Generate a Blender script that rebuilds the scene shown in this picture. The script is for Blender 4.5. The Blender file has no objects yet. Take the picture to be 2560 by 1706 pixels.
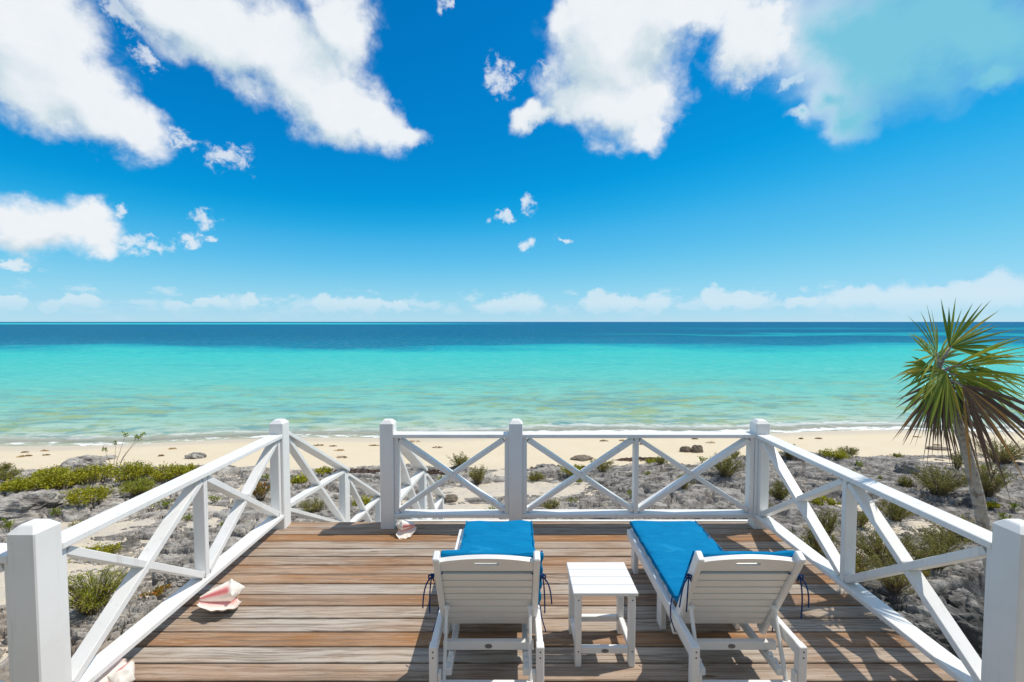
import bpy, math, random
import numpy as np
from mathutils import Vector, Matrix
R = math.radians
rng = np.random.default_rng(7)
random.seed(7)
scene = bpy.context.scene
col = scene.collection

# ------------------------------------------------------------------ camera
cam_d = bpy.data.cameras.new('camera'); cam = bpy.data.objects.new('camera', cam_d); col.objects.link(cam)
cam_d.sensor_width = 36.0; cam_d.lens = 16.0; cam_d.clip_start = 0.05; cam_d.clip_end = 80000
cam.location = (0, 0, 2.135); cam.rotation_euler = (R(90 - 2.416), 0, 0)
scene.camera = cam
scene.render.resolution_x, scene.render.resolution_y = 1024, 682
scene.cycles.use_denoising = True
scene.cycles.max_bounces = 7; scene.cycles.transparent_max_bounces = 8
scene.cycles.sample_clamp_indirect = 6.0
vs = scene.view_settings
vs.view_transform = 'Standard'; vs.look = 'None'; vs.gamma = 1.0; vs.use_curve_mapping = False
vs.exposure = 0.16

# ------------------------------------------------------------------ sun
SUNV = Vector((0.54, 0.14, 1.0)).normalized()
SUN_EL = math.asin(SUNV.z); SUN_AZ = math.atan2(SUNV.x, SUNV.y)
sun_d = bpy.data.lights.new('sun', 'SUN'); sun_d.energy = 3.7; sun_d.angle = R(0.53); sun_d.color = (1.0, 0.925, 0.81)
sun = bpy.data.objects.new('sun', sun_d); col.objects.link(sun)
sun.rotation_euler = (-SUNV).to_track_quat('-Z', 'Y').to_euler()

# ------------------------------------------------------------------ node helper
class NT:
    def __init__(s, nt): s.t = nt; s.n = nt.nodes; s.l = nt.links
    def add(s, ty, ins=None, **kw):
        nd = s.n.new(ty)
        for k, v in kw.items(): setattr(nd, k, v)
        if ins:
            for k, v in ins.items():
                sock = nd.inputs[k]
                if isinstance(v, bpy.types.NodeSocket): s.l.new(v, sock)
                else: sock.default_value = v
        return nd
    def m(s, op, a, b=None, c=None, clamp=False):
        nd = s.n.new('ShaderNodeMath'); nd.operation = op; nd.use_clamp = clamp
        for i, v in enumerate((a, b, c)):
            if v is None: continue
            if isinstance(v, bpy.types.NodeSocket): s.l.new(v, nd.inputs[i])
            else: nd.inputs[i].default_value = v
        return nd.outputs[0]
    def vm(s, op, a, b=None, scale=None):
        nd = s.n.new('ShaderNodeVectorMath'); nd.operation = op
        for i, v in enumerate((a, b)):
            if v is None: continue
            if isinstance(v, bpy.types.NodeSocket): s.l.new(v, nd.inputs[i])
            else: nd.inputs[i].default_value = v
        if scale is not None:
            if isinstance(scale, bpy.types.NodeSocket): s.l.new(scale, nd.inputs[3])
            else: nd.inputs[3].default_value = scale
        return nd.outputs[0]
    def noise(s, vec, scale=1.0, detail=4.0, rough=0.55, dist=0.0, out='Fac'):
        nd = s.add('ShaderNodeTexNoise', {'Scale': scale, 'Detail': detail, 'Roughness': rough, 'Distortion': dist})
        if vec is not None: s.l.new(vec, nd.inputs['Vector'])
        return nd.outputs[out]
    def mix(s, f, a, b, mode='MIX'):
        nd = s.n.new('ShaderNodeMix'); nd.data_type = 'RGBA'; nd.blend_type = mode
        for k, v in ((0, f), (6, a), (7, b)):
            if isinstance(v, bpy.types.NodeSocket): s.l.new(v, nd.inputs[k])
            else: nd.inputs[k].default_value = v if k == 0 else (tuple(v) + (1.0,) if len(v) == 3 else v)
        return nd.outputs[2]
    def ss(s, x, a, b):      # smoothstep a..b
        nd = s.n.new('ShaderNodeMapRange'); nd.interpolation_type = 'SMOOTHSTEP'
        s.l.new(x, nd.inputs[0]); nd.inputs[1].default_value = a; nd.inputs[2].default_value = b
        return nd.outputs[0]
    def lin(s, x, a, b, c=0.0, d=1.0):
        nd = s.n.new('ShaderNodeMapRange'); s.l.new(x, nd.inputs[0])
        for i, v in enumerate((a, b, c, d)): nd.inputs[i + 1].default_value = v
        return nd.outputs[0]
    def ramp(s, x, stops, interp='LINEAR'):
        nd = s.n.new('ShaderNodeValToRGB'); s.l.new(x, nd.inputs[0]); cr = nd.color_ramp; cr.interpolation = interp
        while len(cr.elements) < len(stops): cr.elements.new(0.5)
        for e, (p, c) in zip(cr.elements, stops): e.position = p; e.color = tuple(c) + (1.0,)
        return nd.outputs[0]
    def sep(s, v):
        nd = s.add('ShaderNodeSeparateXYZ', {0: v}); return nd.outputs
    def comb(s, x, y, z):
        nd = s.n.new('ShaderNodeCombineXYZ')
        for i, v in enumerate((x, y, z)):
            if isinstance(v, bpy.types.NodeSocket): s.l.new(v, nd.inputs[i])
            else: nd.inputs[i].default_value = v
        return nd.outputs[0]

# ------------------------------------------------------------------ world: physical sky with fair-weather cumulus
# cloud puffs as (u, v, half width, half height, tilt) in a stereographic chart of the sky centred on the +Y horizon
CLOUD_THICK = [(-0.4038, 0.2384, 0.0486, 0.0498, -45.6), (-0.3785, 0.2031, 0.0482, 0.0365, -45.5), (-0.3464, 0.184, 0.0342, 0.0219, -30.8), (-0.3189, 0.1713, 0.0173, 0.0104, -17.4), (-0.4136, 0.1998, 0.0351, 0.0337, -16.8), (-0.328, 0.2349, 0.0083, 0.011, 9.2), (-0.2808, 0.2787, 0.083, 0.0362, -14.4), (-0.2236, 0.2556, 0.0692, 0.0392, -31.3), (-0.1744, 0.286, 0.0397, 0.0413, 5.4), (-0.1856, 0.2189, 0.0569, 0.039, -32.2), (-0.151, 0.2071, 0.0502, 0.0294, -26.8), (-0.1146, 0.1951, 0.0293, 0.0123, -8.9), (-0.3367, 0.2705, 0.0213, 0.0138, -25.8), (-0.2666, 0.2534, 0.0425, 0.0219, -25.7), (-0.2752, 0.16, 0.0205, 0.0127, -0.2), (-0.0113, 0.2476, 0.0161, 0.0181, 0.3), (-0.0647, 0.3057, 0.0084, 0.0062, 2.0), (0.1092, 0.2766, 0.0596, 0.0526, 14.6), (0.0885, 0.2371, 0.0601, 0.0261, -11.1), (0.046, 0.254, 0.0219, 0.0124, -1.3), (0.0286, 0.2218, 0.028, 0.0112, 17.4), (0.1244, 0.2266, 0.0468, 0.0357, -3.2), (0.137, 0.2025, 0.0188, 0.0192, -3.1), (0.1665, 0.293, 0.0613, 0.0236, -5.3), (0.2315, 0.2705, 0.0442, 0.0353, -7.0), (0.2228, 0.241, 0.0175, 0.0163, -6.1), (0.2654, 0.2295, 0.0189, 0.0092, 3.2), (0.0696, 0.2993, 0.023, 0.0158, -2.2), (-0.4069, 0.0845, 0.0338, 0.0248, 4.7), (-0.3938, 0.0997, 0.0188, 0.0196, 5.2), (-0.4325, 0.0755, 0.0243, 0.0261, 4.6), (-0.3851, 0.0773, 0.0165, 0.0182, 4.0), (-0.3587, 0.0728, 0.0264, 0.009, 3.4), (-0.4404, 0.0508, 0.0191, 0.0049, 3.2), (-0.3619, 0.1025, 0.0064, 0.0066, 4.8), (-0.3002, 0.0997, 0.0105, 0.0107, 3.7), (-0.3157, 0.0779, 0.0135, 0.0069, 3.1), (-0.2993, 0.0807, 0.006, 0.0039, 3.0), (0.0162, 0.1272, 0.0085, 0.0115, -0.3), (-0.0077, 0.1111, 0.0137, 0.005, 0.1), (0.016, 0.0843, 0.0078, 0.0076, -0.2), (0.0569, 0.087, 0.0111, 0.003, -0.6)]
CLOUD_THIN = [(0.2887, 0.2686, 0.0624, 0.044, -9.0), (0.3275, 0.2472, 0.0618, 0.0477, -9.7), (0.3838, 0.254, 0.0598, 0.0332, -12.0), (0.3098, 0.1939, 0.0178, 0.027, 3.9), (0.2975, 0.2155, 0.0253, 0.0204, -7.7), (0.3983, 0.2183, 0.0208, 0.0088, 22.9), (0.272, 0.2053, 0.0113, 0.0042, -6.6)]
CLOUD_LOW = [(0.4308, 0.0302, 0.0171, 0.0178, -1.8), (0.4137, 0.0218, 0.0333, 0.0152, -1.2), (0.3375, 0.0233, 0.0339, 0.0132, -1.0), (0.331, 0.03, 0.0125, 0.0085, -1.3), (0.3816, 0.0213, 0.039, 0.0149, -1.1), (0.2132, 0.0238, 0.0168, 0.0117, -0.6), (0.2358, 0.0219, 0.0332, 0.0099, -0.6), (0.154, 0.0205, 0.0179, 0.0119, -0.4), (0.1209, 0.0194, 0.0251, 0.0103, -0.3), (0.0955, 0.0208, 0.0187, 0.0121, -0.2), (0.0131, 0.0197, 0.0263, 0.0122, -0.0), (-0.0175, 0.0171, 0.0263, 0.0079, 0.0), (-0.1978, 0.0202, 0.0156, 0.0092, 0.5), (-0.1601, 0.0183, 0.0244, 0.0085, 0.3), (-0.1293, 0.0159, 0.0209, 0.0052, 0.2), (-0.2683, 0.0207, 0.0092, 0.0073, 0.7), (-0.2992, 0.0179, 0.0167, 0.0056, 0.7), (-0.3284, 0.0176, 0.0126, 0.0055, 0.7), (-0.3927, 0.0185, 0.012, 0.0067, 1.0), (-0.406, 0.0201, 0.0068, 0.0051, 1.1), (-0.4435, 0.0169, 0.0114, 0.0056, 1.1), (-0.4165, 0.0163, 0.0077, 0.0065, 0.9), (0.2924, 0.02, 0.0168, 0.0064, -0.7), (0.4431, 0.0246, 0.0141, 0.014, -1.6)]
def build_world():
    w = bpy.data.worlds.new('World'); scene.world = w; w.use_nodes = True
    t = NT(w.node_tree); t.n.clear()
    sky = t.add('ShaderNodeTexSky', sky_type='NISHITA', sun_disc=False, sun_elevation=SUN_EL, sun_rotation=SUN_AZ,
                altitude=0.0, air_density=0.7, dust_density=0.0, ozone_density=6.0)
    skyc = t.vm('SCALE', sky.outputs[0], scale=0.1)
    d = t.add('ShaderNodeTexCoord').outputs['Generated']
    x, y, z = t.sep(d)
    # colour grade of the sky texture (the photograph is strongly saturated)
    cv = t.add('ShaderNodeRGBCurve', {1: skyc})
    for c, pts in zip(cv.mapping.curves, (((0.0, 0.0), (0.118, 0.002), (0.169, 0.065), (0.33, 0.25), (0.566, 0.38), (1.0, 0.55)),
                                          ((0.0, 0.0), (0.14, 0.172), (0.196, 0.245), (0.311, 0.425), (0.521, 0.585), (0.687, 0.63), (1.0, 0.72)),
                                          ((0.0, 0.0), (0.304, 0.50), (0.407, 0.61), (0.565, 0.74), (0.714, 0.77), (1.0, 0.85)))):
        c.points[0].location = pts[0]; c.points[1].location = pts[-1]
        for p in pts[1:-1]: c.points.new(*p)
        for p in c.points: p.handle_type = 'AUTO_CLAMPED'
    cv.mapping.update()
    skys = cv.outputs[0]
    # stereographic chart
    den = t.m('MAXIMUM', t.m('ADD', y, 1.0), 0.02)
    u0, v0 = t.m('DIVIDE', x, den), t.m('DIVIDE', z, den)
    P = t.comb(u0, v0, 1.0)
    half = (0.5, 0.5, 0.5)
    def warp(vec, sc, amp, det=3.0):
        n = t.vm('SUBTRACT', t.noise(P, sc, det, 0.6, out='Color'), half)
        return t.vm('ADD', vec, t.vm('MULTIPLY', n, (amp, amp, 0.0)))
    Pw = warp(warp(P, 9.0, 0.070), 40.0, 0.026, 4.0)
    Pl = warp(P, 70.0, 0.022, 4.0)
    Ps = warp(P, 40.0, 0.030, 4.0)
    def blobs(tab, vec, grow):
        acc = None
        for (u, v, a, b, ang) in tab:
            a *= grow; b *= grow; ca, sa = math.cos(R(ang)), math.sin(R(ang))
            c1 = t.add('ShaderNodeVectorMath', {0: vec, 1: (ca / a, sa / a, -(ca * u + sa * v) / a)}, operation='DOT_PRODUCT').outputs[1]
            c2 = t.add('ShaderNodeVectorMath', {0: vec, 1: (-sa / b, ca / b, (sa * u - ca * v) / b)}, operation='DOT_PRODUCT').outputs[1]
            dd = t.m('MULTIPLY_ADD', c2, c2, t.m('MULTIPLY', c1, c1))
            acc = dd if acc is None else t.m('SMOOTH_MIN', acc, dd, 0.25)
        return t.m('SUBTRACT', 1.0, t.m('SQRT', t.m('MAXIMUM', acc, 0.0)))
    # unseen clouds behind and above the view, amount and brightness set for neutral fill
    zz = t.m('ADD', t.m('ABSOLUTE', z), 0.25)
    gen = t.noise(t.comb(t.m('DIVIDE', x, zz), t.m('DIVIDE', y, zz), 3.0), 1.1, 4.0, 0.6)
    back = t.m('MULTIPLY', t.ss(gen, 0.46, 0.64), t.m('MULTIPLY', t.ss(t.m('SUBTRACT', z, t.m('MULTIPLY', y, 0.62)), 0.12, 0.34), t.ss(z, 0.02, 0.2)))
    skyb = t.mix(back, skys, (0.60, 0.66, 0.71))
    plain = t.add('ShaderNodeBackground', {'Color': t.vm('SCALE', skyb, scale=10.0), 'Strength': 0.1})
    fb = t.noise(P, 36.0, 8.0, 0.66, 0.35)
    fb2 = t.noise(P, 13.0, 4.0, 0.6)
    Pv = t.vm('ADD', P, t.vm('MULTIPLY', t.vm('SUBTRACT', t.noise(P, 60.0, 3.0, 0.6, out='Color'), half), (0.012, 0.012, 0.0)))
    lobe = t.add('ShaderNodeTexVoronoi', {'Vector': Pv, 'Scale': 30.0, 'Detail': 3.0, 'Roughness': 0.55, 'Lacunarity': 2.2}, feature='F1', voronoi_dimensions='2D', normalize=True).outputs['Distance']
    lb = t.m('SUBTRACT', 0.36, lobe)
    e = t.m('ADD', t.m('ADD', t.m('MULTIPLY', lb, 0.62), t.m('MULTIPLY', t.m('SUBTRACT', fb, 0.5), 0.55)), t.m('MULTIPLY', t.m('SUBTRACT', fb2, 0.5), 0.45))
    fs = t.noise(P, 95.0, 6.0, 0.65, 0.3)
    heap = t.noise(t.comb(t.m('MULTIPLY', u0, 34.0), t.m('MULTIPLY', v0, 70.0), 2.0), 1.0, 6.0, 0.62)
    U0 = -0.055                                                  # clear gap between the two big cloud groups
    def half_sky(pick):
        big = [q for q in CLOUD_THICK if pick(q[0]) and q[2] * q[3] > 0.00030]; wisp = [q for q in CLOUD_THICK if pick(q[0]) and q[2] * q[3] <= 0.00030]
        thick = blobs(big, Pw, 1.34); sunward = blobs(big, t.vm('ADD', Pw, (0.026, 0.030, 0.0)), 1.34); small = blobs(wisp, Ps, 1.5)
        low = blobs([q for q in CLOUD_LOW if pick(q[0])], Pl, 1.28)
        a0 = t.m('MULTIPLY', t.m('MULTIPLY', t.ss(t.m('ADD', small, t.m('MULTIPLY', t.m('SUBTRACT', fs, 0.5), 2.6)), 0.22, 0.95), t.ss(small, -0.02, 0.4)), 0.75)
        a1 = t.m('MULTIPLY', t.ss(t.m('ADD', thick, e), 0.06, 0.66), t.ss(thick, -0.10, 0.26))
        a3 = t.m('MULTIPLY', t.ss(t.m('ADD', low, t.m('MULTIPLY', e, 1.1)), 0.12, 0.55), t.m('MULTIPLY', t.ss(low, 0.0, 0.25), 0.52))
        puff = t.ss(t.m('SUBTRACT', heap, t.m('MULTIPLY', t.m('ABSOLUTE', t.m('SUBTRACT', v0, 0.017)), 10.0)), 0.38, 0.56)
        a3 = t.m('MULTIPLY', t.m('MAXIMUM', a3, t.m('MULTIPLY', puff, 0.36)), t.m('ADD', t.m('MULTIPLY', t.ss(z, 0.010, 0.045), 0.75), 0.25))
        alpha = t.m('MAXIMUM', t.m('MAXIMUM', a0, a1), a3)
        # painted sun shading: sunward edges bright, far sides of thick cores greyer and bluer
        rise = t.m('ADD', t.m('SUBTRACT', sunward, thick), t.m('MULTIPLY', t.m('SUBTRACT', fb2, 0.5), 1.3))
        core = t.m('MULTIPLY', t.ss(rise, -0.30, 0.55), t.ss(thick, 0.05, 0.5))
        cc = t.mix(core, (0.765, 0.80, 0.835), (0.50, 0.615, 0.685))
        cc = t.mix(t.m('MULTIPLY', t.ss(lobe, 0.30, 0.66), 0.25), cc, (0.55, 0.65, 0.72))
        cc = t.mix(t.m('MULTIPLY', t.ss(lobe, 0.26, 0.05), 0.40), cc, (0.82, 0.84, 0.865))
        tn = [q for q in CLOUD_THIN if pick(q[0])]
        if tn:
            thin = blobs(tn, Pw, 1.5)
            tn2 = t.m('ADD', thin, t.m('MULTIPLY', e, 0.45))
            a2 = t.m('MULTIPLY', t.m('MULTIPLY', t.ss(tn2, -0.02, 0.75), t.ss(thin, -0.06, 0.35)), 0.85)
            veil = t.mix(t.ss(t.m('ADD', t.m('ADD', tn2, t.m('MULTIPLY', t.m('SUBTRACT', fb2, 0.5), 0.8)), t.lin(u0, 0.28, 0.36, -0.35, 0.35)), 0.1, 0.85), (0.60, 0.73, 0.80), (0.205, 0.55, 0.665))
            cc = t.mix(t.m('MULTIPLY', t.ss(a2, 0.0, 0.12), t.m('SUBTRACT', 1.0, a1)), cc, veil)
            alpha = t.m('MAXIMUM', alpha, a2)
        final = t.vm('SCALE', t.mix(alpha, skyb, cc), scale=10.0)
        return t.add('ShaderNodeBackground', {'Color': final, 'Strength': 0.1}).outputs[0]
    left, right = half_sky(lambda u: u < U0), half_sky(lambda u: u >= U0)
    mx = t.add('ShaderNodeMixShader', {0: t.m('GREATER_THAN', u0, U0), 1: left, 2: right})
    ahead = t.m('MULTIPLY', t.m('GREATER_THAN', y, 0.5), t.m('GREATER_THAN', z, -0.02))
    mx2 = t.add('ShaderNodeMixShader', {0: ahead, 1: plain.outputs[0], 2: mx.outputs[0]})
    out = t.add('ShaderNodeOutputWorld', {0: mx2.outputs[0]})
    w.cycles.sampling_method = 'MANUAL'; w.cycles.sample_map_resolution = 512
build_world()

# ------------------------------------------------------------------ mesh helpers
def mesh_from(name, V, F, mat=None, smooth=False):
    me = bpy.data.meshes.new(name)
    if isinstance(F, np.ndarray):
        V = np.asarray(V, np.float32); k = F.shape[1]
        me.vertices.add(len(V)); me.vertices.foreach_set('co', V.ravel())
        me.loops.add(F.size); me.loops.foreach_set('vertex_index', F.astype(np.int32).ravel())
        me.polygons.add(len(F)); me.polygons.foreach_set('loop_start', np.arange(0, F.size, k, dtype=np.int32))
        me.update(calc_edges=True)
    else:
        me.from_pydata([tuple(map(float, v)) for v in V], [], F); me.update()
    if mat: me.materials.append(mat)
    if smooth: me.polygons.foreach_set('use_smooth', np.ones(len(me.polygons), bool))
    return me
def put(name, me, parent=None, loc=(0, 0, 0), rot=(0, 0, 0)):
    o = bpy.data.objects.new(name, me); col.objects.link(o)
    o.location = loc; o.rotation_euler = rot
    if parent: o.parent = parent
    return o
def empty(name, loc, rz=0.0):
    o = bpy.data.objects.new(name, None); col.objects.link(o); o.location = loc; o.rotation_euler = (0, 0, rz); o.empty_display_size = 0.1
    return o
def tag(o, label=None, cat=None, group=None, kind=None):
    if label: o['label'] = label
    if cat: o['category'] = cat
    if group: o['group'] = group
    if kind: o['kind'] = kind
    return o
def attr(me, name, vals):
    a = me.attributes.new(name, 'FLOAT', 'POINT'); a.data.foreach_set('value', np.asarray(vals, np.float32))

def _cbox_template():
    cs = [(sx, sy, sz) for sx in (-1, 1) for sy in (-1, 1) for sz in (-1, 1)]
    ci = {c: i for i, c in enumerate(cs)}
    F = []
    for k in range(3):
        a, b = [i for i in range(3) if i != k]
        for s in (-1, 1):
            q = []
            for (sa, sb) in ((-1, -1), (1, -1), (1, 1), (-1, 1)):
                c = [0, 0, 0]; c[k] = s; c[a] = sa; c[b] = sb; q.append(ci[tuple(c)] * 3 + k)
            F.append(q)
    for m in range(3):
        k, l = [i for i in range(3) if i != m]
        for sk in (-1, 1):
            for sl in (-1, 1):
                c1 = [0, 0, 0]; c1[m] = -1; c1[k] = sk; c1[l] = sl; c2 = list(c1); c2[m] = 1
                i1, i2 = ci[tuple(c1)], ci[tuple(c2)]
                F.append([i1 * 3 + k, i2 * 3 + k, i2 * 3 + l, i1 * 3 + l])
    for i in range(8): F.append([i * 3, i * 3 + 1, i * 3 + 2])
    return cs, F
_CS, _CF = _cbox_template()
def cbox(hx, hy, hz, e=0.003):
    h = (hx, hy, hz); e = min(e, 0.45 * min(h)); V = []
    for c in _CS:
        for k in range(3):
            V.append([c[i] * (h[i] if i == k else h[i] - e) for i in range(3)])
    V = np.array(V); F = []
    for f in _CF:
        a, b, c = V[f[0]], V[f[1]], V[f[2]]
        n = np.cross(b - a, c - a); ctr = V[f].mean(0)
        F.append(list(f) if np.dot(n, ctr) > 0 else list(f)[::-1])
    return V, F
def boxm(name, x0, x1, y0, y1, z0, z1, mat, e=0.003):
    V, F = cbox((x1 - x0) / 2, (y1 - y0) / 2, (z1 - z0) / 2, e)
    return mesh_from(name, V + np.array([(x0 + x1) / 2, (y0 + y1) / 2, (z0 + z1) / 2]), F, mat)
def beamVF(p0, p1, w, d, side, e=0.003):
    """bar from p0 to p1, size w along `side`, size d along the third axis"""
    p0, p1, side = np.array(p0, float), np.array(p1, float), np.array(side, float)
    ex = p1 - p0; L = np.linalg.norm(ex); ex /= L
    ey = side - ex * np.dot(side, ex); ey /= np.linalg.norm(ey); ez = np.cross(ex, ey)
    V, F = cbox(L / 2, w / 2, d / 2, e)
    return V[:, :1] * ex + V[:, 1:2] * ey + V[:, 2:3] * ez + (p0 + p1) / 2, F
def beam(name, p0, p1, w, d, side, mat, parent, e=0.003):
    V, F = beamVF(p0, p1, w, d, side, e); return put(name, mesh_from(name, V, F, mat), parent)
def tubeVF(pts, r, sides=6, cap=True):
    pts = np.array(pts, float); n = len(pts); r = np.full(n, r) if np.isscalar(r) else np.array(r, float)
    V, F = [], []
    tg = np.gradient(pts, axis=0); tg /= np.linalg.norm(tg, axis=1)[:, None] + 1e-9
    ref = np.array([0.31, 0.21, 0.93]); u = None
    for i in range(n):
        u = np.cross(tg[i], ref) if u is None else u - tg[i] * np.dot(u, tg[i])
        if np.linalg.norm(u) < 1e-4: u = np.cross(tg[i], [1, 0, 0])
        u = u / np.linalg.norm(u); v = np.cross(tg[i], u)
        for k in range(sides):
            a = 2 * math.pi * k / sides
            V.append(pts[i] + r[i] * (math.cos(a) * u + math.sin(a) * v))
    for i in range(n - 1):
        for k in range(sides):
            k2 = (k + 1) % sides
            F.append([i * sides + k, i * sides + k2, (i + 1) * sides + k2, (i + 1) * sides + k])
    if cap:
        F.append(list(range(sides))[::-1]); F.append([(n - 1) * sides + k for k in range(sides)])
    return V, F
class MB:
    def __init__(s): s.V = []; s.F = []
    def add(s, V, F):
        o = len(s.V); s.V.extend([tuple(v) for v in V]); s.F.extend([[i + o for i in f] for f in F])
    def build(s, name, mat, parent=None, smooth=False, loc=(0, 0, 0)):
        return put(name, mesh_from(name, s.V, s.F, mat, smooth), parent, loc)

# ------------------------------------------------------------------ numpy noise
def _h(ix, iy, seed):
    a = (ix.astype(np.int64) * 374761393 + iy.astype(np.int64) * 668265263 + seed * 982451653) & 0xffffffff
    a = ((a ^ (a >> 13)) * 1274126177) & 0xffffffff
    a = (a ^ (a >> 16)) & 0xffffffff
    return a / 4294967295.0
def vn(x, y, seed=0):
    ix, iy = np.floor(x), np.floor(y); fx, fy = x - ix, y - iy
    fx = fx * fx * fx * (fx * (fx * 6 - 15) + 10); fy = fy * fy * fy * (fy * (fy * 6 - 15) + 10)
    a, b, c, d = _h(ix, iy, seed), _h(ix + 1, iy, seed), _h(ix, iy + 1, seed), _h(ix + 1, iy + 1, seed)
    return (a * (1 - fx) + b * fx) * (1 - fy) + (c * (1 - fx) + d * fx) * fy
def fbm(x, y, oct=4, seed=0, gain=0.5):
    s, a, t = 0.0, 1.0, 0.0
    for i in range(oct):
        s = s + a * vn(x, y, seed + i * 17); t += a; a *= gain; x, y = x * 2.03 + 11.3, y * 2.03 + 5.1
    return s / t
def plates(x, y, seed):
    """cellular plates: per-cell random, border distance and position inside the cell"""
    ix, iy = np.floor(x), np.floor(y)
    d1 = np.full(x.shape, 9.0); d2 = np.full(x.shape, 9.0); rid = np.zeros(x.shape); dx1 = np.zeros(x.shape); dy1 = np.zeros(x.shape)
    for i in (-1, 0, 1):
        for j in (-1, 0, 1):
            cx, cy = ix + i, iy + j
            px, py = cx + 0.1 + 0.8 * _h(cx, cy, seed), cy + 0.1 + 0.8 * _h(cx, cy, seed + 1)
            d = np.hypot(x - px, y - py)
            near = d < d1
            d2 = np.where(near, d1, np.minimum(d2, d)); rid = np.where(near, _h(cx, cy, seed + 2), rid)
            dx1 = np.where(near, x - px, dx1); dy1 = np.where(near, y - py, dy1); d1 = np.where(near, d, d1)
    return rid, d2 - d1, dx1, dy1
def sstep(x, a, b):
    t = np.clip((x - a) / (b - a), 0, 1); return t * t * (3 - 2 * t)

# ------------------------------------------------------------------ terrain functions (metres; deck top is z = 0)
SEA_Z = -3.0
def shore(X): Xc = np.clip(X, -45, 45); return 20.47 + 0.0629 * Xc - 0.00129 * Xc * Xc + 0.25 * np.sin(Xc * 0.45)
def base_z(X, Y): return -1.95 - 0.045 * np.clip(Y - 6, 0, 30)
def rock_edge(X): return 13.5 + 0.125 * np.clip(X, 0, 16) + 0.02 * np.clip(-X, 0, 20)
def pit(X, Y):      # sunken hollow beside the deck, right of it
    e = 5.85 + 0.36 * (X - 4.2) + 0.35 * (fbm(X * 0.9, Y * 0.9, 3, 91) - 0.5)
    return sstep(X, 2.6, 3.3) * (1 - sstep(X, 9.0, 10.5)) * (1 - sstep(Y, e - 0.16, e + 0.10))
def sand_z(X, Y):
    b = base_z(X, Y) - 0.03 + 0.16 * (fbm(X * 0.35, Y * 0.5, 3, 5) - 0.5) + 0.05 * (fbm(X * 2.5, Y * 3.0, 3, 6) - 0.5)
    beach = SEA_Z + 0.105 * (shore(X) - Y) + 0.02 * (fbm(X * 0.8, Y * 1.2, 3, 8) - 0.5)
    beach = np.where(shore(X) - Y < 0, SEA_Z + 0.16 * (shore(X) - Y), beach)
    z = np.minimum(b, beach); return np.maximum(z, -9.0) - 1.6 * pit(X, Y)
def rock_z(X, Y):
    wx = X + 0.9 * (fbm(X * 0.7, Y * 0.7, 3, 31) - 0.5); wy = Y + 0.9 * (fbm(X * 0.7, Y * 0.7, 3, 47) - 0.5)
    r1, b1, dx, dy = plates(wx * 0.62, wy * 1.15, 3)
    r2, b2, ex, ey = plates(wx * 2.1 + 7, wy * 3.6, 13)
    r3, b3, fx, fy = plates(wx * 6.0, wy * 9.5, 23)
    cover = fbm(X * 0.23 + 3, Y * 0.34, 3, 61)                       # where rock stands clear of the sand
    right = sstep(X, -3.0, 6.0)
    z = base_z(X, Y) + 0.42 * (cover - 0.50) + 0.055 + 0.05 * right
    t1 = _h(np.floor(r1 * 9999), np.floor(r1 * 777), 5)
    z += 0.07 * (r1 - 0.5) + 0.07 * dx * (r1 - 0.5) - (0.02 + 0.06 * t1) * dy - 0.15 * (1 - sstep(b1, 0.0, 0.035)) * sstep(t1, 0.1, 0.35)
    m2 = sstep(fbm(X * 0.6 + 9, Y * 0.8, 2, 55), 0.40, 0.62)
    z += (0.25 + 0.75 * m2) * (0.020 * (r2 - 0.5) + 0.03 * ex * (r2 - 0.5) - 0.028 * ey - 0.075 * (1 - sstep(b2, 0.0, 0.05)) * sstep(r2, 0.25, 0.5))
    rg = 1 - np.abs(2 * fbm(wx * 0.8, wy * 3.0, 4, 71, 0.5) - 1); rh = 1 - np.abs(2 * fbm(wx * 2.2 + 4, wy * 6.5, 3, 73, 0.5) - 1); ri = 1 - np.abs(2 * fbm(wx * 2.0 + 2, wy * 1.3, 3, 79, 0.5) - 1)
    z += 0.20 * (fbm(X * 0.8, Y * 1.3, 3, 75) - 0.5) - 0.15 * sstep(rg, 0.915, 0.98) - 0.06 * sstep(rh, 0.92, 0.985) * (0.3 + 0.7 * m2) - 0.08 * sstep(ri, 0.95, 0.99)
    z += 0.030 * (fbm(X * 5, Y * 8, 4, 77, 0.55) - 0.5)
    ed = rock_edge(X) + 1.4 * (fbm(X * 0.5, Y * 0.5, 3, 81) - 0.5)
    z -= 0.55 * sstep(Y, ed - 0.5, ed + 1.6)
    p = pit(X, Y); z -= p * (1.25 + 0.25 * np.sin(Y * 9 + 2 * vn(X * 2, Y * 2, 5)))
    return z
def ground(X, Y):
    a = np.array([float(X)]); b = np.array([float(Y)])
    return float(max(rock_z(a, b)[0], sand_z(a, b)[0]))
def smooth_ground(X, Y, r=0.12):
    a = np.array([X - r, X + r, X, X, X], float); b = np.array([Y, Y, Y - r, Y + r, Y], float)
    return float(np.median(np.maximum(rock_z(a, b), sand_z(a, b))))

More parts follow.
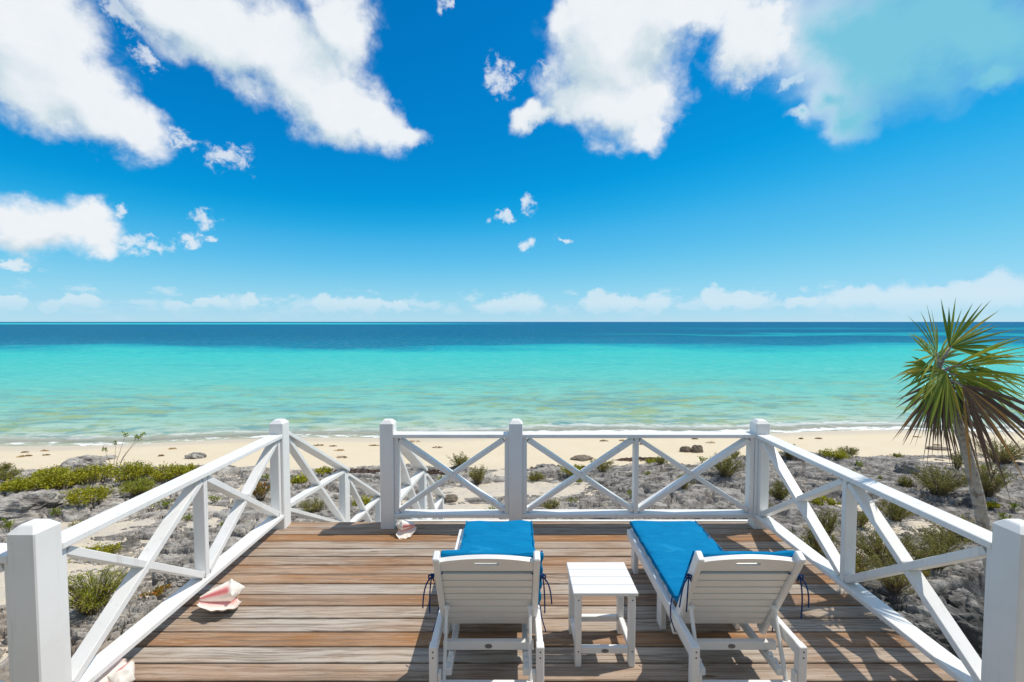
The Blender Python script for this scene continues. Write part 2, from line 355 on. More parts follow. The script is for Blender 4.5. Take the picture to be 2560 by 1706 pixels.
# ------------------------------------------------------------------ materials
MATS = {}
def material(name):
    m = bpy.data.materials.new(name); m.use_nodes = True; t = NT(m.node_tree); t.n.clear()
    out = t.add('ShaderNodeOutputMaterial'); MATS[name] = m
    return m, t, out
def principled(t, out, base, rough=0.5, spec=0.4, normal=None, **kw):
    ins = {'Base Color': base if isinstance(base, bpy.types.NodeSocket) else tuple(base) + (1.0,), 'Roughness': rough, 'Specular IOR Level': spec}
    if normal is not None: ins['Normal'] = normal
    ins.update(kw)
    b = t.add('ShaderNodeBsdfPrincipled', ins)
    t.l.new(b.outputs[0], out.inputs[0]); return b
def bump(t, h, strength=0.3, dist=0.01): return t.add('ShaderNodeBump', {'Height': h, 'Strength': strength, 'Distance': dist}).outputs[0]

def mat_paint():
    m, t, out = material('white_paint')
    p = t.add('ShaderNodeNewGeometry').outputs['Position']
    n = t.noise(p, 1.7, 4.0, 0.6); f = t.noise(p, 60.0, 3.0, 0.6)
    c = t.mix(t.ss(n, 0.38, 0.75), (0.80, 0.80, 0.785), (0.73, 0.725, 0.70))
    streak = t.noise(t.vm('MULTIPLY', p, (18.0, 18.0, 1.3)), 1.0, 4.0, 0.65)
    c = t.mix(t.m('MULTIPLY', t.ss(streak, 0.56, 0.76), 0.40), c, (0.46, 0.45, 0.42))
    chip = t.ss(t.noise(p, 9.0, 6.0, 0.75), 0.715, 0.73)
    c = t.mix(chip, c, (0.33, 0.16, 0.09))
    principled(t, out, c, 0.42, 0.35, bump(t, t.m('SUBTRACT', f, t.m('MULTIPLY', chip, 2.0)), 0.12, 0.004)); return m
def mat_poly():
    m, t, out = material('white_poly_lumber')
    p = t.add('ShaderNodeNewGeometry').outputs['Position']
    f = t.noise(t.vm('MULTIPLY', p, (8.0, 60.0, 60.0)), 1.0, 3.0, 0.5)
    c = t.mix(t.noise(p, 3.0, 3.0, 0.5), (0.82, 0.815, 0.80), (0.76, 0.755, 0.735))
    principled(t, out, c, 0.38, 0.4, bump(t, f, 0.06, 0.002)); return m
def mat_wood():
    m, t, out = material('weathered_plank')
    oc = t.add('ShaderNodeTexCoord').outputs['Object']
    oi = t.add('ShaderNodeObjectInfo'); rnd = oi.outputs['Random']; tint = t.sep(oi.outputs['Color'])
    x, y, z = t.sep(oc)
    ofs = t.m('MULTIPLY', rnd, 91.0)
    warp = t.noise(t.comb(t.m('ADD', t.m('MULTIPLY', x, 1.6), ofs), t.m('MULTIPLY', y, 5.0), ofs), 1.0, 3.0, 0.5)
    yy = t.m('ADD', y, t.m('MULTIPLY', t.m('SUBTRACT', warp, 0.5), 0.10))
    # growth rings seen as long cathedral lines
    ring = t.noise(t.comb(t.m('ADD', t.m('MULTIPLY', x, 0.8), ofs), t.m('MULTIPLY', yy, 62.0), ofs), 1.0, 3.0, 0.55)
    fine = t.noise(t.comb(t.m('ADD', t.m('MULTIPLY', x, 3.0), ofs), t.m('MULTIPLY', y, 240.0), z), 1.0, 3.0, 0.6)
    blot = t.noise(t.comb(t.m('ADD', t.m('MULTIPLY', x, 0.9), ofs), t.m('MULTIPLY', y, 3.0), ofs), 1.0, 4.0, 0.6)
    knot = t.add('ShaderNodeTexVoronoi', {'Vector': t.comb(t.m('ADD', t.m('MULTIPLY', x, 1.5), ofs), t.m('MULTIPLY', y, 6.5), ofs), 'Scale': 1.0, 'Randomness': 1.0}).outputs['Distance']
    grey = t.mix(ring, (0.32, 0.275, 0.23), (0.56, 0.495, 0.42))
    brown = t.mix(ring, (0.19, 0.082, 0.030), (0.44, 0.225, 0.092))
    f = t.m('ADD', t.m('MULTIPLY', tint[0], 1.05), t.m('MULTIPLY', t.m('SUBTRACT', blot, 0.5), 2.0), clamp=True)
    c = t.mix(f, grey, brown)
    c = t.mix(t.m('MULTIPLY', t.ss(t.m('ADD', ring, t.m('MULTIPLY', t.m('SUBTRACT', fine, 0.5), 0.5)), 0.54, 0.34), 0.62), c, (0.16, 0.115, 0.08))
    c = t.mix(t.m('MULTIPLY', t.ss(fine, 0.52, 0.30), 0.42), c, (0.14, 0.11, 0.09))
    c = t.mix(t.m('MULTIPLY', t.ss(knot, 0.10, 0.03), 0.8), c, (0.13, 0.07, 0.035))
    c = t.mix(t.m('MULTIPLY', tint[1], 0.9), c, (0.20, 0.13, 0.085))
    sx = t.m('SUBTRACT', t.m('MODULO', t.m('ADD', x, 41.0), 0.406), 0.203); sy = t.m('SUBTRACT', t.m('ABSOLUTE', y), 0.040)
    scr = t.ss(t.m('SQRT', t.m('ADD', t.m('MULTIPLY', sx, sx), t.m('MULTIPLY', sy, sy))), 0.0062, 0.0042)      # screw heads along the joists
    dk = t.noise(t.comb(t.m('ADD', t.m('MULTIPLY', x, 2.2), ofs), t.m('MULTIPLY', y, 22.0), ofs), 1.0, 5.0, 0.65, 0.8)
    c = t.mix(t.m('MULTIPLY', t.ss(dk, 0.50, 0.68), 0.45), c, (0.16, 0.09, 0.045))
    c = t.mix(t.m('MULTIPLY', t.ss(dk, 0.44, 0.28), 0.32), c, (0.62, 0.55, 0.47))
    c = t.mix(t.m('MULTIPLY', scr, 0.25), c, (0.07, 0.05, 0.04))
    h = t.m('ADD', t.m('MULTIPLY', ring, 0.7), t.m('MULTIPLY', fine, 0.5))
    principled(t, out, c, 0.72, 0.22, bump(t, h, 0.45, 0.004)); return m
def mat_fabric():
    m, t, out = material('blue_canvas')
    oc = t.add('ShaderNodeTexCoord').outputs['Object']
    n = t.noise(oc, 7.0, 4.0, 0.6); w = t.noise(t.vm('MULTIPLY', oc, (3.0, 9.0, 9.0)), 1.5, 3.0, 0.55, 0.6)
    wv = t.noise(oc, 420.0, 1.0, 0.5)
    c = t.mix(n, (0.001, 0.165, 0.370), (0.003, 0.215, 0.440))
    c = t.mix(t.m('MULTIPLY', t.ss(w, 0.58, 0.72), 0.40), c, (0.02, 0.29, 0.52))
    h = t.m('ADD', t.m('MULTIPLY', w, 1.0), t.m('MULTIPLY', wv, 0.05))
    principled(t, out, c, 0.85, 0.08, bump(t, h, 0.8, 0.03)); return m
def mat_plain(name, c, rough=0.6, spec=0.3, var=0.12, scale=8.0, bs=0.15):
    m, t, out = material(name)
    p = t.add('ShaderNodeTexCoord').outputs['Object']
    n = t.noise(p, scale, 4.0, 0.6)
    lo = tuple(v * (1 - var) for v in c); hi = tuple(min(1, v * (1 + var)) for v in c)
    principled(t, out, t.mix(n, lo, hi), rough, spec, bump(t, n, bs, 0.01)); return m
def mat_sand():
    m, t, out = material('coral_sand')
    p = t.add('ShaderNodeNewGeometry').outputs['Position']
    x, y, z = t.sep(p)
    n = t.noise(p, 0.9, 5.0, 0.6); f = t.noise(p, 30.0, 4.0, 0.7)
    c = t.mix(n, (0.62, 0.515, 0.355), (0.69, 0.595, 0.44))
    c = t.mix(t.m('MULTIPLY', t.ss(t.noise(p, 5.5, 5.0, 0.7), 0.60, 0.72), 0.30), c, (0.46, 0.36, 0.24))
    wet = t.m('MULTIPLY', t.m('MULTIPLY', t.ss(z, SEA_Z + 0.17, SEA_Z + 0.06), t.ss(z, SEA_Z - 0.08, SEA_Z - 0.02)), 0.6)                     # sand the swash keeps wet
    c = t.mix(wet, c, (0.50, 0.44, 0.36))
    inl = t.ss(y, 14.5, 12.5)                                                    # coarse grey grit between the rocks
    c = t.mix(t.m('MULTIPLY', inl, t.lin(t.noise(p, 3.2, 5.0, 0.7), 0.35, 0.65, 0.25, 1.0)), c, (0.50, 0.455, 0.395))
    c = t.mix(t.m('MULTIPLY', inl, t.m('MULTIPLY', t.ss(t.noise(p, 14.0, 5.0, 0.7), 0.55, 0.66), 0.6)), c, (0.27, 0.245, 0.22))
    rough = t.m('SUBTRACT', 0.9, t.m('MULTIPLY', wet, 0.4))
    principled(t, out, c, rough, 0.2, bump(t, t.m('ADD', f, t.m('MULTIPLY', n, 2.0)), 0.35, 0.03)); return m
def mat_rock():
    m, t, out = material('limestone')
    p = t.add('ShaderNodeNewGeometry').outputs['Position']
    x, y, z = t.sep(p)
    n = t.noise(p, 0.55, 5.0, 0.6); md = t.noise(p, 4.0, 6.0, 0.68); f = t.noise(p, 26.0, 5.0, 0.7)
    side = t.m('ADD', t.lin(x, -9.0, 7.0, 0.0, 0.62), t.m('MULTIPLY', t.m('SUBTRACT', n, 0.5), 1.1), clamp=True)
    pale = t.mix(t.ss(md, 0.3, 0.7), (0.22, 0.20, 0.18), (0.60, 0.555, 0.49))
    grey = t.mix(t.ss(md, 0.3, 0.7), (0.105, 0.102, 0.098), (0.35, 0.34, 0.325))
    c = t.mix(side, pale, grey)
    c = t.mix(t.m('MULTIPLY', t.ss(f, 0.56, 0.70), 0.45), c, (0.20, 0.19, 0.18))           # pits of dark lichen
    c = t.mix(t.m('MULTIPLY', t.ss(t.noise(t.vm('MULTIPLY', p, (1.6, 3.4, 3.0)), 1.0, 6.0, 0.72), 0.49, 0.62), 0.72), c, (0.085, 0.078, 0.07))
    c = t.mix(t.m('MULTIPLY', t.ss(t.noise(p, 1.3, 5.0, 0.6), 0.60, 0.70), 0.4), c, (0.72, 0.63, 0.50))    # sand dusting
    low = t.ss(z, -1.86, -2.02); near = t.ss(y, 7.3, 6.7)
    c = t.mix(t.m('MULTIPLY', t.m('MULTIPLY', t.m('MULTIPLY', low, near), t.ss(x, 2.8, 3.6)), 0.9), c, t.mix(md, (0.022, 0.025, 0.025), (0.085, 0.087, 0.083)))         # shade of the hollow painted into the rock colour
    soil = t.m('MULTIPLY', t.m('MULTIPLY', t.ss(y, 7.2, 5.6), t.ss(x, -2.0, -4.0)), t.ss(n, 0.35, 0.6))
    c = t.mix(t.m('MULTIPLY', soil, 0.75), c, (0.36, 0.29, 0.225))
    h = t.m('ADD', t.m('MULTIPLY', md, 1.0), t.m('MULTIPLY', f, 0.5))
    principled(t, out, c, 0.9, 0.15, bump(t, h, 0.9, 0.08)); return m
def mat_leaf(name, a, b, c3=None, trans=0.25):
    m, t, out = material(name)
    tv = t.add('ShaderNodeAttribute', attribute_name='tint').outputs['Fac']
    stops = [(0.0, a), (1.0, b)] if c3 is None else [(0.0, a), (0.72, b), (0.86, c3), (1.0, c3)]
    c = t.ramp(tv, stops)
    bs = t.add('ShaderNodeBsdfPrincipled', {'Base Color': c, 'Roughness': 0.5, 'Specular IOR Level': 0.3})
    tr = t.add('ShaderNodeBsdfTranslucent', {'Color': c})
    mx = t.add('ShaderNodeMixShader', {0: trans, 1: bs.outputs[0], 2: tr.outputs[0]}); t.l.new(mx.outputs[0], out.inputs[0]); return m
def mat_water():
    m, t, out = material('sea_water')
    p = t.add('ShaderNodeNewGeometry').outputs['Position']; x, y, z = t.sep(p)
    xc = t.m('MAXIMUM', t.m('MINIMUM', x, 45.0), -45.0)
    ys = t.m('ADD', t.m('ADD', t.m('MULTIPLY', xc, 0.0629), 20.47), t.m('MULTIPLY', t.m('MULTIPLY', xc, xc), -0.00129))
    ys = t.m('ADD', ys, t.m('MULTIPLY', t.m('SINE', t.m('MULTIPLY', xc, 0.45)), 0.25))
    d = t.m('SUBTRACT', y, ys)
    dn = t.m('ADD', d, t.m('MULTIPLY', t.m('SUBTRACT', t.noise(p, 0.9, 5.0, 0.6), 0.5), 1.6))
    ang = t.m('DIVIDE', x, t.m('MAXIMUM', y, 1.0))
    # sea-floor colour seen through the water: banks and channels by distance offshore
    wob = t.m('ADD', t.m('MULTIPLY', t.noise(t.comb(t.m('MULTIPLY', x, 0.016), t.m('MULTIPLY', y, 0.020), 1.0), 1.0, 5.0, 0.6), 0.6), t.m('MULTIPLY', t.noise(t.comb(t.m('MULTIPLY', ang, 2.6), t.m('MULTIPLY', t.m('LOGARITHM', t.m('MAXIMUM', y, 1.0), 10.0), 5.0), 1.0), 1.0, 4.0, 0.6), 0.4))
    lg = t.m('LOGARITHM', t.m('MAXIMUM', d, 0.5), 10.0)
    lgw = t.m('ADD', lg, t.m('MULTIPLY', t.m('SUBTRACT', wob, 0.5), 0.58))
    tt = t.lin(lgw, 0.0, 3.6)
    deep = (0.000, 0.145, 0.330); mid = (0.010, 0.50, 0.535); lite = (0.075, 0.560, 0.500); near = (0.200, 0.540, 0.450)
    c = t.ramp(tt, [(0.0, (0.56, 0.555, 0.45)), (0.10, (0.41, 0.50, 0.405)), (0.22, (0.235, 0.46, 0.375)), (0.36, (0.10, 0.46, 0.405)), (0.495, (0.03, 0.44, 0.425)),
                    (0.522, (0.004, 0.31, 0.38)), (0.540, (0.0, 0.150, 0.265)), (0.60, (0.0, 0.112, 0.225)), (0.80, (0.0, 0.108, 0.235)), (1.0, (0.0, 0.10, 0.26))])
    # pale sand bars inside the deep channel, right of the view, and the far bank on the left
    bar1 = t.m('MULTIPLY', t.m('MULTIPLY', t.ss(t.m('ABSOLUTE', t.m('SUBTRACT', lgw, 2.22)), 0.07, 0.0), t.ss(ang, 0.0, 0.7)), 0.75)
    bar2 = t.m('MULTIPLY', t.m('MULTIPLY', t.ss(t.m('ABSOLUTE', t.m('SUBTRACT', lgw, 2.52)), 0.07, 0.0), t.ss(ang, 0.15, 0.95)), 0.6)
    bar3 = t.m('MULTIPLY', t.m('MULTIPLY', t.ss(t.m('ABSOLUTE', t.m('SUBTRACT', lg, 3.14)), 0.26, 0.12), t.ss(ang, 0.10, -0.40)), 0.95)
    c = t.mix(bar1, c, (0.008, 0.36, 0.42)); c = t.mix(bar2, c, (0.004, 0.32, 0.40)); c = t.mix(bar3, c, (0.03, 0.42, 0.46))
    # seagrass and rubble patches in the shallows
    pv = t.comb(t.m('MULTIPLY', x, 0.42), t.m('MULTIPLY', y, 0.95), 0.0)
    pn = t.noise(pv, 1.0, 7.0, 0.70, 0.5)
    zone = t.noise(t.comb(t.m('MULTIPLY', x, 0.07), t.m('MULTIPLY', y, 0.22), 7.0), 1.0, 3.0, 0.55)
    pm = t.m('MULTIPLY', t.ss(t.m('ADD', pn, t.m('MULTIPLY', t.m('SUBTRACT', zone, 0.5), 0.55)), 0.44, 0.60), t.m('MULTIPLY', t.ss(d, 0.7, 2.2), t.ss(d, 26.0, 5.0)))
    c = t.mix(t.m('MULTIPLY', pm, 0.85), c, t.mix(t.ss(t.noise(pv, 0.8, 5.0, 0.65), 0.44, 0.58), (0.12, 0.27, 0.27), (0.26, 0.345, 0.15)))
    # wavelets (fine light and dark streaks of refracted bottom)
    rv = t.comb(t.m('MULTIPLY', x, 0.55), t.m('MULTIPLY', y, 1.9), 0.0)
    rip = t.noise(rv, 1.0, 5.0, 0.62, 0.5)
    c = t.mix(t.m('MULTIPLY', t.ss(rip, 0.50, 0.32), 0.34), c, (0.025, 0.25, 0.25))
    c = t.mix(t.m('MULTIPLY', t.ss(rip, 0.53, 0.72), 0.38), c, (0.30, 0.58, 0.47))
    rv2 = t.comb(t.m('MULTIPLY', x, 0.05), t.m('MULTIPLY', y, 0.16), 4.0)
    rp2 = t.noise(rv2, 1.0, 6.0, 0.7)
    c = t.mix(t.m('MULTIPLY', t.ss(rp2, 0.52, 0.68), 0.26), c, (0.0, 0.24, 0.36))
    # foam of the little breaker and the swash
    fn = t.noise(t.comb(t.m('MULTIPLY', x, 1.1), t.m('MULTIPLY', y, 2.4), 0.0), 1.0, 6.0, 0.7, 0.3)
    big = t.lin(x, -6.0, 10.0, 0.35, 1.0)
    l1 = t.ss(t.m('ABSOLUTE', t.m('SUBTRACT', dn, 0.35)), 0.55, 0.12)
    l2 = t.m('MULTIPLY', t.ss(t.m('ABSOLUTE', t.m('SUBTRACT', dn, 1.5)), 0.5, 0.05), 0.65)
    foam = t.m('MULTIPLY', t.m('MAXIMUM', l1, l2), t.ss(t.m('ADD', fn, t.m('MULTIPLY', big, 0.16)), 0.50, 0.66), clamp=True)
    c = t.mix(foam, c, (0.82, 0.84, 0.83))
    wn = t.noise(t.comb(t.m('MULTIPLY', x, 0.9), t.m('MULTIPLY', y, 1.7), 0.0), 1.0, 5.0, 0.6, 0.4)
    wf = t.noise(t.comb(t.m('MULTIPLY', x, 4.0), t.m('MULTIPLY', y, 6.0), 0.0), 1.0, 3.0, 0.6)
    nm = bump(t, t.m('ADD', wn, t.m('MULTIPLY', wf, 0.35)), 0.75, 0.30)
    df = t.add('ShaderNodeBsdfDiffuse', {'Color': c, 'Normal': bump(t, t.m('ADD', wn, t.m('MULTIPLY', wf, 0.35)), 0.30, 0.28)})
    gl = t.add('ShaderNodeBsdfGlossy', {'Color': (1, 1, 1, 1), 'Roughness': 0.10, 'Normal': nm})
    fr = t.m('MINIMUM', t.m('MULTIPLY', t.add('ShaderNodeFresnel', {'IOR': 1.33, 'Normal': nm}).outputs[0], 0.34), t.lin(lg, 1.2, 2.2, 0.17, 0.05))
    bs = t.add('ShaderNodeMixShader', {0: t.m('MULTIPLY', fr, t.m('SUBTRACT', 1.0, foam)), 1: df.outputs[0], 2: gl.outputs[0]})
    tr = t.add('ShaderNodeBsdfTransparent', {'Color': (0.86, 0.97, 0.95, 1)})
    fac = t.m('MAXIMUM', foam, t.m('ADD', t.m('MULTIPLY', t.ss(d, -0.2, 2.4), 0.70), 0.30), clamp=True)
    mx = t.add('ShaderNodeMixShader', {0: fac, 1: tr.outputs[0], 2: bs.outputs[0]}); t.l.new(mx.outputs[0], out.inputs[0]); return m

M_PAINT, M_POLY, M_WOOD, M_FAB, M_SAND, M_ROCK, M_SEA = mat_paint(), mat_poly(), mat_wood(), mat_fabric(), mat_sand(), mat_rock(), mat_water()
M_DARK = mat_plain('dark_metal', (0.05, 0.05, 0.055), 0.45, 0.5)
M_TIE = mat_plain('navy_ribbon', (0.004, 0.035, 0.14), 0.7, 0.2)
M_BADGE = mat_plain('pewter_badge', (0.16, 0.155, 0.15), 0.4, 0.5)
M_BEAM = mat_plain('treated_timber', (0.24, 0.17, 0.10), 0.8, 0.2, 0.3)

# ------------------------------------------------------------------ ground, rock shelf, sea
def grid_mesh(name, X, Y, Z, mat, smooth=True):
    nr, nc = X.shape
    i = np.arange(nr * nc).reshape(nr, nc)
    F = np.stack([i[:-1, :-1], i[:-1, 1:], i[1:, 1:], i[1:, :-1]], -1).reshape(-1, 4)
    return mesh_from(name, np.stack([X, Y, Z], -1).reshape(-1, 3), F, mat, smooth)
def build_ground():
    # rock shelf
    Yr = 4.7 * (17.2 / 4.7) ** np.linspace(0, 1, 560); s = np.linspace(-1.62, 1.62, 1150)
    X = Yr[:, None] * s[None, :]; Y = np.repeat(Yr[:, None], len(s), 1)
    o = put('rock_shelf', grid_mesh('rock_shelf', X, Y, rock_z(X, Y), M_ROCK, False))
    tag(o, 'cracked grey limestone shelf between deck and beach', None, None, 'structure')
    # sand: beach and the sand lying in hollows of the rock
    xs = np.concatenate([np.linspace(-400, -46, 12), np.linspace(-45, 45, 360), np.linspace(46, 400, 12)])
    yr = np.concatenate([np.linspace(-60, 4, 10), np.linspace(4.5, 27, 190), np.linspace(28, 60, 8)])
    X, Y = np.meshgrid(xs, yr)
    o = put('beach', grid_mesh('beach', X, Y, sand_z(X, Y), M_SAND))
    tag(o, 'pale cream coral sand beach along the water', None, None, 'structure')
    Yr = 16.0 * (60000 / 16.0) ** np.linspace(0, 1, 70); s = np.linspace(-4, 4, 33)
    X = (Yr[:, None] + 20) * s[None, :]; Y = np.repeat(Yr[:, None], len(s), 1)
    o = put('sea', grid_mesh('sea', X, Y, np.full(X.shape, SEA_Z), M_SEA))
    tag(o, 'clear turquoise sea reaching the horizon', None, None, 'structure')
build_ground()

# ------------------------------------------------------------------ deck
XL, XR = -2.345, 2.50          # inner faces of the side posts
PW = 0.14                      # post width
YF0, YF1 = 4.61, 4.75          # front row of posts
YN0, YN1 = 2.19, 2.33          # near posts
def build_deck():
    dk = empty('deck', (0, 2.2, 0)); tag(dk, 'weathered grey and brown plank deck with white railings', None, None, 'structure')
    V, F = cbox((XR - XL + 2 * PW + 0.10) / 2, 0.0655, 0.019, 0.004); me = mesh_from('plank', V, F, M_WOOD)
    # browner planks as in the photograph, counted from the seaward edge
    tone = [0.35, 0.38, 0.86, 0.30, 0.28, 0.52, 0.55, 0.60, 0.06, 0.72, 0.20, 0.22, 0.80, 0.05, 0.42, 0.45, 0.2, 0.6, 0.3, 0.5]
    y = 4.71; k = 0; cx = (XL + XR) / 2
    while y > -1.2:
        o = put('plank', me, dk, (cx + random.uniform(-0.012, 0.012), y - 2.2, -0.019 + random.uniform(-0.0015, 0.0015)), (random.uniform(-0.006, 0.006), 0, random.uniform(-0.0006, 0.0006)))
        tn = tone[k] if k < len(tone) else random.uniform(0.05, 0.7)
        o.color = (tn, 0.25 if k == 9 else 0.0, 0, 1)
        y -= 0.1441; k += 1
    # white rim boards and the timber under the planks
    put('rim_board', boxm('rim_board', -1.21, XR + PW + 0.05, 4.7845 - 2.2, 4.822 - 2.2, -0.24, 0.006, M_PAINT), dk)
    for sx in (XL - PW - 0.075, XR + PW + 0.055):
        put('rim_board', boxm('rim_board', sx, sx + 0.02, -3.3, 4.78 - 2.2, -0.24, -0.04, M_PAINT), dk)
    for yy in (4.4, 2.6, 0.6):
        put('beam', boxm('beam', XL - 0.1, XR + 0.1, yy - 2.2, yy - 2.05, -0.24, -0.042, M_BEAM), dk)
        for xx in (XL + 0.1, 0.1, XR - 0.1):
            put('support_post', boxm('support_post', xx - 0.07, xx + 0.07, yy - 2.195, yy - 2.055, -4.6, -0.24, M_BEAM), dk)
build_deck()

# ------------------------------------------------------------------ railings
def post_mesh(name, z0, z1, w=PW, cap=0.035):
    h = w / 2; e = 0.006; c = h - 0.034
    rings = [(z0, h, e), (z1 - cap, h, e), (z1 - 0.006, c + 0.008, e), (z1, c, e)]
    V = []; F = []
    for (z, a, ch) in rings:
        for (x, y) in ((a - ch, -a), (a, -a + ch), (a, a - ch), (a - ch, a), (-a + ch, a), (-a, a - ch), (-a, -a + ch), (-a + ch, -a)): V.append((x, y, z))
    for r in range(len(rings) - 1):
        for k in range(8): F.append([r * 8 + k, r * 8 + (k + 1) % 8, (r + 1) * 8 + (k + 1) % 8, (r + 1) * 8 + k])
    F.append([len(V) - 8 + k for k in range(8)])
    return mesh_from(name, V, F, M_PAINT)
POST = post_mesh('post', -0.30, 1.125)
ZT0, ZT1, ZB0, ZB1 = 0.945, 0.983, 0.112, 0.150
BW, BT = 0.09, 0.046          # brace depth across the panel and thickness in it
def x_panel(root, base, a, b, zfun_t, zfun_b, axis, cpos, sgn=1):
    """crossed braces between positions a..b along axis ('x' or 'y'); top/bottom height functions"""
    def P(s, z): return np.array((s, cpos, z) if axis == 'x' else (cpos, s, z)) - base
    side = (0, 1, 0) if axis == 'x' else (1, 0, 0)
    k = 0.030
    A, B = P(a + 0.01, zfun_b(a) + k), P(b - 0.01, zfun_t(b) - k)
    C, D = P(a + 0.01, zfun_t(a) - k), P(b - 0.01, zfun_b(b) + k)
    if sgn < 0: A, B, C, D = C, D, A, B
    beam('brace', A, B, BW, BT, side, M_PAINT, root)
    d = (D - C) / np.linalg.norm(D - C); ab = (B - A) / np.linalg.norm(B - A)
    m = (C + D) / 2
    # crossing point of the two lines
    n = np.cross(ab, np.cross(ab, d)); tt = np.dot(A - C, n) / np.dot(d, n); m = C + d * tt
    sn = np.linalg.norm(np.cross(d, ab)); gap = BT / 2 / max(sn, 0.3) + 0.001
    beam('brace', C, m - d * gap, BW - 0.004, BT - 0.002, side, M_PAINT, root)
    beam('brace', m + d * gap, D, BW - 0.004, BT - 0.002, side, M_PAINT, root)
def rail_x(root, base, a, b, y0, mids, sgn=1):
    yc = y0
    put('top_rail', boxm('top_rail', a - base[0], b - base[0], yc - 0.069 - base[1], yc + 0.069 - base[1], ZT0, ZT1, M_PAINT, 0.004), root)
    put('bottom_rail', boxm('bottom_rail', a - base[0], b - base[0], yc - 0.066 - base[1], yc + 0.066 - base[1], ZB0, ZB1, M_PAINT, 0.004), root)
    ed = [a] + mids + [b]
    for i, s in enumerate(ed):
        xx = s + 0.023 if i == 0 else (s - 0.023 if i == len(ed) - 1 else s)
        put('baluster', boxm('baluster', xx - 0.022 - base[0], xx + 0.022 - base[0], yc - 0.045 - base[1], yc + 0.045 - base[1], ZB1 + 0.0005, ZT0 - 0.0005, M_PAINT), root)
    for i in range(len(ed) - 1):
        l = ed[i] + (0.046 if i == 0 else 0.023); r = ed[i + 1] - (0.046 if i == len(ed) - 2 else 0.023)
        x_panel(root, base, l, r, lambda s: ZT0, lambda s: ZB1, 'x', yc, sgn if i % 2 == 0 else -sgn)
def rail_y(root, base, a, b, xc, mids, sgn=1):
    put('top_rail', boxm('top_rail', xc - 0.069 - base[0], xc + 0.069 - base[0], a - base[1], b - base[1], ZT0, ZT1, M_PAINT, 0.004), root)
    put('bottom_rail', boxm('bottom_rail', xc - 0.066 - base[0], xc + 0.066 - base[0], a - base[1], b - base[1], ZB0, ZB1, M_PAINT, 0.004), root)
    ed = [a] + mids + [b]
    for i, s in enumerate(ed):
        yy = s + 0.023 if i == 0 else (s - 0.023 if i == len(ed) - 1 else s)
        put('baluster', boxm('baluster', xc - 0.045 - base[0], xc + 0.045 - base[0], yy - 0.022 - base[1], yy + 0.022 - base[1], ZB1 + 0.0005, ZT0 - 0.0005, M_PAINT), root)
    for i in range(len(ed) - 1):
        l = ed[i] + (0.046 if i == 0 else 0.023); r = ed[i + 1] - (0.046 if i == len(ed) - 2 else 0.023)
        x_panel(root, base, l, r, lambda s: ZT0, lambda s: ZB1, 'y', xc, sgn if i % 2 == 0 else -sgn)
